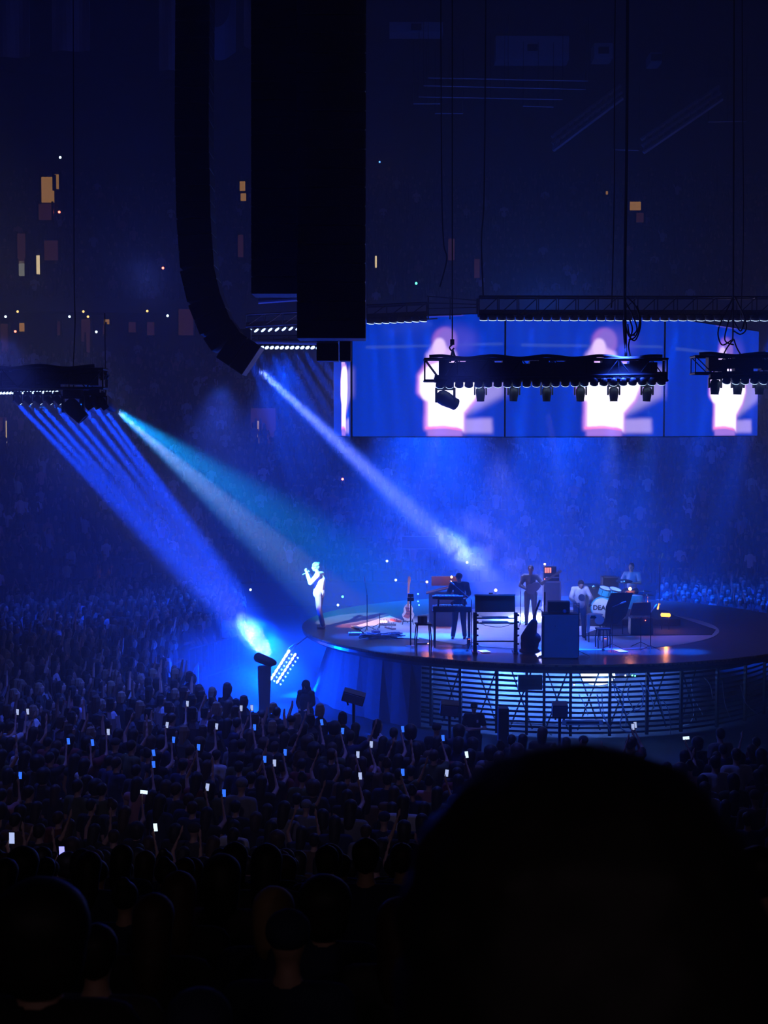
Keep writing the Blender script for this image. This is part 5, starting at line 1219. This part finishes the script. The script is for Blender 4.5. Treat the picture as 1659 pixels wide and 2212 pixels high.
# ------------------------------------------------------------------ hanging cables and hoists
def droop(name, pts, d, r, label, m=None):
    a = P(*pts[0], d); o = MB().tube([P(x, y, d)-a for x, y in pts] if len(pts) == 2 else [p-a for p in curve_pts([P(x, y, d) for x, y in pts], 8)], r, 7).build(name, m or CABLE, None, a, True); return setp(o, label, 'cable')
droop('hoist_cable', [(977, -80), (977, 735)], 34.2, .015, 'hoist cable above the first singer image')
hk = empty('hoist_hook', P(977, 735, 34.2), 'hook and sling holding the long truss over the first singer image', 'hook')
o_ = hk.location
M = MB(); M.tube([P(977, 733, 34.2)-o_, P(977, 745, 34.2)-o_], .05, 8); M.tube(curve_pts([P(x, y, 34.2)-o_ for x, y in ((977, 745), (971, 750), (975, 757), (981, 752))], 5), .02, 6); M.build('hook', BLACK, hk)
for x in (972, 986): MB().tube([P(978, 757, 34.2)-o_, P(x, 782, 34.2)-o_], .03, 6).build('sling', BLACK, hk)
droop('hoist_cable', [(1356, -80), (1354, 300), (1350, 600), (1352, 770)], 34.2, .035, 'thick cable trunk dropping to the long truss')
droop('hoist_cable', [(1330, -80), (1328, 100), (1327, 400), (1322, 640), (1320, 660)], 36, .015, 'thin cable hanging beside the thick trunk')
droop('hoist_cable', [(1586, -80), (1584, 640), (1582, 735)], 35.2, .02, 'cable dropping to the second truss')
droop('hoist_cable', [(1603, -80), (1604, 200), (1606, 500), (1600, 690)], 36.5, .014, 'thin cable near the second truss')
for i, pts in enumerate([[(1352, 640), (1372, 660), (1382, 690), (1374, 725), (1358, 735)], [(1350, 650), (1366, 680), (1376, 712), (1360, 728)], [(1349, 680), (1356, 720), (1372, 735), (1384, 700), (1376, 660)], [(1346, 690), (1349, 740), (1354, 775)], [(1360, 690), (1366, 712), (1358, 745), (1362, 770)], [(1356, 700), (1360, 722), (1372, 724)]]):
    droop('cable_loop', pts, 34.1+.05*i, .018, ['widest', 'second', 'third', 'fourth', 'fifth', 'smallest'][i]+' cable loop at the foot of the thick trunk')
for i, pts in enumerate([[(1585, 640), (1560, 690), (1551, 720), (1560, 745), (1580, 735)], [(1586, 640), (1606, 680), (1612, 710), (1600, 722), (1585, 715)], [(1584, 660), (1572, 700), (1566, 735), (1585, 745)], [(1585, 732), (1570, 752), (1560, 772)], [(1585, 732), (1592, 752), (1604, 772)], [(1583, 690), (1600, 715), (1609, 690)]]):
    droop('cable_loop', pts, 35.1+.05*i, .018, ['widest loop', 'loop bulging towards the picture edge', 'narrow loop', 'inner sling leg', 'outer sling leg', 'smallest loop'][i]+' of cable above the second truss')
droop('hoist_cable', [(952, -80), (954, 380), (958, 520), (965, 560), (950, 620)] , 39, .018, 'looped cable bundle above the ladder frames')
droop('hoist_cable', [(1050, -80), (1046, 400), (1040, 520), (1044, 640)], 39, .02, 'thick dark cable bundle left of the long lamp row'.replace('left of', 'at the start of'))
droop('hoist_cable', [(158, -80), (160, 560), (162, 700), (156, 830)], 32.5, .012, 'cable dropping to the side truss')
M = MB()
r_ = random.Random(5); nest = empty('cable_nest', P(170, 825, 32.5), 'dark tangle of cables resting on the side truss', 'cables')
for i in range(12):
    MB().tube(curve_pts([V3(r_.uniform(-.9, .6), r_.uniform(-.1, .3), r_.uniform(-.02, .3)) for _ in range(5)], 5), .022, 6).build('cable', CABLE, nest)
# ------------------------------------------------------------------ roof steel, banners and lit openings
def inclined(p0, p1, d0, d1, label, n=3, gap=.35):
    a = P(*p0, d0); b = P(*p1, d1); r = empty('roof_truss', a, label, 'truss')
    for k in range(n):
        o = V3(0, .3*k, gap*k); MB().tube([o, b-a+o], .09, 6).build('chord', mat('roof_steel', (.34, .32, .40), .5, .3), r)
    M = MB(); L = 12
    for k in range(L): M.tube([(b-a)*(k/L), (b-a)*((k+1)/L)+V3(0, .3*(n-1), gap*(n-1))], .04, 5)
    M.build('lattice', mat('roof_steel', (.34, .32, .40), .5, .3), r)
inclined((1195, 325), (1345, 212), 66, 66, 'slanting roof truss in the upper dark')
inclined((1390, 330), (1560, 214), 66, 66, 'second slanting roof truss closer to the picture edge')
for i, (x0, y0, x1, y1) in enumerate(((925, 168, 1270, 175), (915, 185, 1265, 193), (905, 209, 1215, 215), (893, 224, 950, 224), (1130, 229, 1195, 231), (940, 245, 1000, 245), (1325, 323, 1380, 325), (1530, 263, 1612, 262))):
    a = P(x0, y0, 70); b = P(x1, y1, 70); o = MB().tube([(0, 0, 0), b-a], .035, 6).build('roof_pipe', mat('roof_steel', (.34, .32, .40), .5, .3), None, a)
    setp(o, ['highest long roof pipe', 'second long roof pipe from the top', 'third long roof pipe', 'short pipe below the long ones, near the speaker side', 'short pipe below the long ones, near the slanting truss', 'lowest short faint roof pipe', 'level pipe between the two slanting trusses', 'level pipe at the foot of the second slanting truss'][i], 'pipe', 'pipes under the roof')
    for t in (0, .5, 1): MB().tube([(b-a)*t, (b-a)*t+V3(0, 0, 3)], .015, 5).build('hanger', BLACK, o)
def panelbox(name, px0, py0, px1, py1, d, m, label, cat, th=.3):
    c = P((px0+px1)/2, (py0+py1)/2, d); w = (px1-px0)/FPX*d; h = (py1-py0)/FPX*d
    o = MB().box((0, 0, 0), (w, th, h), None, .03).build(name, m, None, c); setp(o, label, cat); return o
DUCT = mat('duct_blue', (.22, .26, .36), .6)
for i, b_ in enumerate(((842, 55, 955, 77), (1070, 85, 1225, 135), (1280, 100, 1320, 132), (1400, 120, 1425, 142))):
    o = panelbox('air_duct', *b_, 72, DUCT, ['narrow pale duct highest under the roof', 'wide faint blue duct under the roof', 'small duct next to the wide faint one', 'small square duct over the slanting truss'][i], 'duct', 1.2)
    MB().box((0, -.62, 0), (.5, .05, .3)).build('vent', BLACK, o)
BAN = mat('banner_cloth', (.30, .22, .24), .95, scale=.8, var=.3); BANB = mat('banner_blue', (.14, .20, .34), .95, scale=.8, var=.3)
def banner(x0, y0, x1, y1, m, label, emblem=True):
    d = 70; a = P(x0, y0, d); w = (x1-x0)/FPX*d; h = (y1-y0)/FPX*d; r = empty('banner', a, label, 'banner', 'banners under the roof')
    V = []; F = []; n = 10
    for j in range(n+1):
        for i in range(n+1):
            u = i/n; v = j/n; sag = .35*math.sin(u*math.pi)*(v**6); V.append((u*w, .12*math.sin(u*9+v*2), -v*h-sag*(1 if emblem else 0)))
    for j in range(n):
        for i in range(n): q = j*(n+1)+i; F.append((q, q+1, q+n+2, q+n+1))
    o = raw('cloth', V, F, m, parent=r); s_ = o.modifiers.new('s', 'SOLIDIFY'); s_.thickness = .03
    MB().tube([(0, 0, 0), (w, 0, 0)], .05, 6).build('rod', BLACK, r)
    if emblem: MB().lathe([(0, 0), (w*.36, 0), (w*.36, .04), (w*.28, .04), (w*.28, .05), (0, .05)], 24, Matrix.Translation((w/2, -.2, -h*.42)) @ zto((0, -1, 0)) @ Matrix.Diagonal((1, 1.6, 1, 1))).build('emblem', mat('emblem_dark', (.05, .05, .08), .9), r)
banner(-20, -60, 62, 118, BAN, 'brownish hanging banner in the top corner'.replace('top corner', 'upper picture corner'), False); banner(110, -60, 192, 105, BAN, 'brownish banner second from the upper picture corner', False)
banner(342, -60, 412, 145, BAN, 'long reddish banner beside the blue banner', False); banner(428, -60, 508, 108, BANB, 'blue banner with dark oval emblem'); banner(526, -60, 590, 92, BAN, 'short banner with dark oval emblem beside the blue one'); banner(606, -60, 642, 160, BAN, 'narrow longest banner beside the speaker block', False)
# warm lit doorways, lamps and people-sized glows on the concourse
def wallhit(px, py, off):
    d = 50.0
    while d < 140:
        p = P(px, py, d)
        if bowl_off(p.x, p.y) > off: return d
        d += .4
    return 90.0
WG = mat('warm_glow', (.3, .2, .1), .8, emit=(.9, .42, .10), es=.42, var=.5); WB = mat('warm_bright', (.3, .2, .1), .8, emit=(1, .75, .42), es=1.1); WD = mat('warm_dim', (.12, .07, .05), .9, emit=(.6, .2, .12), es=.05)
DOORS = [(90, 383, 118, 437, 'u', WG, 'brightest amber gangway opening in the upper tiers'), (118, 377, 128, 408, 'u', WG, 'slim amber lamp housing beside the brightest upper opening'), (84, 440, 112, 475, 'u', WD, 'brownish stair glow below the brightest upper opening'),
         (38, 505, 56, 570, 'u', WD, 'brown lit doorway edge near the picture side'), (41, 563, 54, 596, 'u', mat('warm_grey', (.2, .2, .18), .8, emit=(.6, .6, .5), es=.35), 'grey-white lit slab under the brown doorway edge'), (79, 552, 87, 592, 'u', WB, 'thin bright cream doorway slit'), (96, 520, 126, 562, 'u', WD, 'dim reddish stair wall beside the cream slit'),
         (518, 392, 530, 412, 'u', WG, 'small amber opening beyond the curved speaker hang'), (520, 418, 532, 434, 'u', WG, 'small amber opening just under another one beyond the speakers'), (514, 508, 526, 555, 'u', WD, 'brown doorway slit beyond the curved speaker hang'),
         (810, 553, 814, 578, 'u', WB, 'tiny bright slit right beside the wide speaker block'), (968, 516, 982, 562, 'u', WD, 'brown slanting doorway glow above the ladder frames'), (1024, 560, 1036, 600, 'u', WD, 'faint brown doorway glow over the long lamp row'),
         (1360, 436, 1384, 454, 'u', WG, 'orange opening high beside the thick cable trunk'), (1374, 460, 1390, 480, 'u', WD, 'brown patch under the high orange opening'), (1308, 413, 1313, 420, 'u', WG, 'tiny orange dot beside the thin hanging cable'),
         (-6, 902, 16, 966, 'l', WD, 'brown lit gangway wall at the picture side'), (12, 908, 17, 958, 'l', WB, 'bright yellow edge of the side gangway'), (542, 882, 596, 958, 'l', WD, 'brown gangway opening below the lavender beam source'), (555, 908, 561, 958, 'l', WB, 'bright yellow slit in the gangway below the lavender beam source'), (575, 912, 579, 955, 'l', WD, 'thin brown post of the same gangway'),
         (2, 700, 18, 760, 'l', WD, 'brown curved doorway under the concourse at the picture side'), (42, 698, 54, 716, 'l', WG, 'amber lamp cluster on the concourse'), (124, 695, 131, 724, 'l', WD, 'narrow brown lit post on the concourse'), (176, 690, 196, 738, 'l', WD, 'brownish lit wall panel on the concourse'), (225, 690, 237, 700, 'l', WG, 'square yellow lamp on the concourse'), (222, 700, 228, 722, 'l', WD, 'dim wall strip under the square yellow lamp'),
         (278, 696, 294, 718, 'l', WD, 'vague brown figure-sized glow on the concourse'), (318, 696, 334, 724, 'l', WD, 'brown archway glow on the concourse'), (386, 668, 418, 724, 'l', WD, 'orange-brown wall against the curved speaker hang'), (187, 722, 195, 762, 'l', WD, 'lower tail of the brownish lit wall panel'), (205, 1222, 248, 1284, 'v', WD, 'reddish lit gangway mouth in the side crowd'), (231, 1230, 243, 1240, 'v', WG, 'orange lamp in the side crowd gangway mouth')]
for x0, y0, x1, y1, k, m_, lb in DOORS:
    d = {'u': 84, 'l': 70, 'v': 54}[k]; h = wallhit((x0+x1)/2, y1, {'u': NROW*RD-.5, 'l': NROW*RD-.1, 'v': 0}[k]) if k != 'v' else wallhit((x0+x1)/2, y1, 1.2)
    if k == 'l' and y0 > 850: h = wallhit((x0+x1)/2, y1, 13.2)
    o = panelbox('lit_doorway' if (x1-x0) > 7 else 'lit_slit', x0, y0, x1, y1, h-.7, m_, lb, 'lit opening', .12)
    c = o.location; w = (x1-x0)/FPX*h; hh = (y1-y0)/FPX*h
    for s_ in (-1, 1): MB().box((s_*(w/2+.05), 0, 0), (.10, .25, hh+.2)).build('frame', BLACK, o)
LED = [(38, 673, 'y'), (12, 684, 'w'), (180, 673, 'y'), (150, 684, 'w'), (190, 684, 'y'), (318, 672, 'y'), (362, 682, 'w'), (33, 716, 'r'), (208, 717, 'w'), (352, 579, 'r'), (128, 458, 'r'), (899, 612, 'g'), (740, 1035, 'r'), (740, 1289, 'g'), (730, 1307, 'w'), (1009, 1215, 'w'), (836, 1212, 'w'), (541, 1274, 'w'), (855, 1253, 'w'), (903, 1283, 'b'), (903, 1299, 'b'), (905, 1307, 'b'), (820, 350, 'b'), (130, 340, 'w'), (648, 700, 'w')]
LC = {'y': mat('led_warm2', (.1, .1, .1), .5, emit=(1, .6, .2), es=3), 'w': mat('led_white', (.1, .1, .1), .5, emit=(.6, .8, 1), es=6), 'r': mat('led_red', (.1, .1, .1), .5, emit=(1, .12, .08), es=12), 'g': mat('led_green', (.1, .1, .1), .5, emit=(.1, 1, .5), es=6), 'b': mat('led_blue', (.1, .1, .1), .5, emit=(.1, .35, 1), es=4)}
CN = {'y': 'yellow', 'w': 'white', 'r': 'red', 'g': 'green', 'b': 'blue'}
MARKS2 = [('the first concourse glow', 40, 700), ('the square yellow lamp', 231, 695), ('the curved speaker hang', 410, 640), ('the ladder frames', 970, 650), ('the singer', 677, 1290), ('the electric guitar', 885, 1290), ('the smoke over the stage', 1020, 1200), ('the upper amber opening', 100, 420), ('the wide speaker block', 717, 735)]
MARKS += MARKS2
for x, y, c_ in LED:
    if y < 640: d = wallhit(x, y, NROW*RD)-.8
    elif y < 740: d = wallhit(x, y, NROW*RD-.2)-.8
    elif x in (903, 905, 855): d = 43.2
    else: d = min(60, wallhit(x, y, 3)-2.5) if y > 1000 else 60
    q = P(x, y, d); r = empty('indicator_lamp', q, None, 'lamp', 'tiny point lights in the dark'); s_ = d/FPX*(2.6 if c_ != 'b' else 2.0)
    MB().ell((0, 0, 0), s_).build('bulb', LC[c_], r); MB().box((0, s_*1.5, 0), (s_*2, s_, s_*2)).build('housing', CASE, r); later_label(r, f'tiny {CN[c_]} point light', x, y)
# ------------------------------------------------------------------ smoke
def smoke(name, loc, size, rot, dens, label, scale, seed, thr=.42, col=(1, 1, 1)):
    o = MB().ell((0, 0, 0), size, None, 3).build(name, None, None, loc); o.rotation_euler = rot
    m = bpy.data.materials.new(name); m.use_nodes = True; nt = m.node_tree; nt.nodes.remove(nt.nodes['Principled BSDF'])
    tc = nt.nodes.new('ShaderNodeTexCoord'); mp = nt.nodes.new('ShaderNodeMapping'); mp.inputs['Location'].default_value = (seed, seed*.7, 0)
    nz = nt.nodes.new('ShaderNodeTexNoise'); nz.inputs['Scale'].default_value = scale; nz.inputs['Detail'].default_value = 3; nz.inputs['Distortion'].default_value = .6
    mr = nt.nodes.new('ShaderNodeMapRange'); mr.inputs['From Min'].default_value = thr; mr.inputs['From Max'].default_value = thr+.22; mr.inputs['To Max'].default_value = dens
    # fades towards the rim of the plume
    dv = nt.nodes.new('ShaderNodeVectorMath'); dv.operation = 'DIVIDE'; dv.inputs[1].default_value = size
    ln = nt.nodes.new('ShaderNodeVectorMath'); ln.operation = 'LENGTH'; fr_ = nt.nodes.new('ShaderNodeMapRange'); fr_.inputs['From Min'].default_value = .55; fr_.inputs['From Max'].default_value = 1.0; fr_.inputs['To Min'].default_value = 1; fr_.inputs['To Max'].default_value = 0
    mu = nt.nodes.new('ShaderNodeMath'); mu.operation = 'MULTIPLY'; vs = nt.nodes.new('ShaderNodeVolumeScatter'); vs.inputs['Color'].default_value = (*col, 1); vs.inputs['Anisotropy'].default_value = .1
    nt.links.new(tc.outputs['Object'], mp.inputs[0]); nt.links.new(mp.outputs[0], nz.inputs['Vector']); nt.links.new(nz.outputs['Fac'], mr.inputs['Value'])
    nt.links.new(tc.outputs['Object'], dv.inputs[0]); nt.links.new(dv.outputs[0], ln.inputs[0]); nt.links.new(ln.outputs['Value'], fr_.inputs['Value'])
    nt.links.new(mr.outputs[0], mu.inputs[0]); nt.links.new(fr_.outputs[0], mu.inputs[1]); nt.links.new(mu.outputs[0], vs.inputs['Density']); nt.links.new(vs.outputs[0], nt.nodes['Material Output'].inputs['Volume'])
    o.data.materials.append(m); return setp(o, label, 'smoke', kind='stuff')
smoke('smoke', P(1040, 1185, 41.9), (1.7, .9, .85), (0, math.radians(36), 0), .22, 'billowing lavender smoke where the long beam meets the stage', 1.5, 3)
smoke('smoke', P(1165, 1285, 42.4), (.75, .7, .95), (0, 0, 0), .26, 'bright smoke around the guitarist and tall amplifier', 1.8, 9, .38)
smoke('smoke', P(578, 1392, 39.5), (1.2, .7, .52), (0, math.radians(46), 0), .6, 'white smoke puff streaming from the lamp cluster', 1.5, 5, .36)
smoke('smoke', Vector((-4.0, 38.2, 1.0)), (3.6, 4.2, 1.6), (0, 0, 0), .09, 'low blue fog lying in the moat around the lamp cluster', .5, 2, .25)
finish_labels()
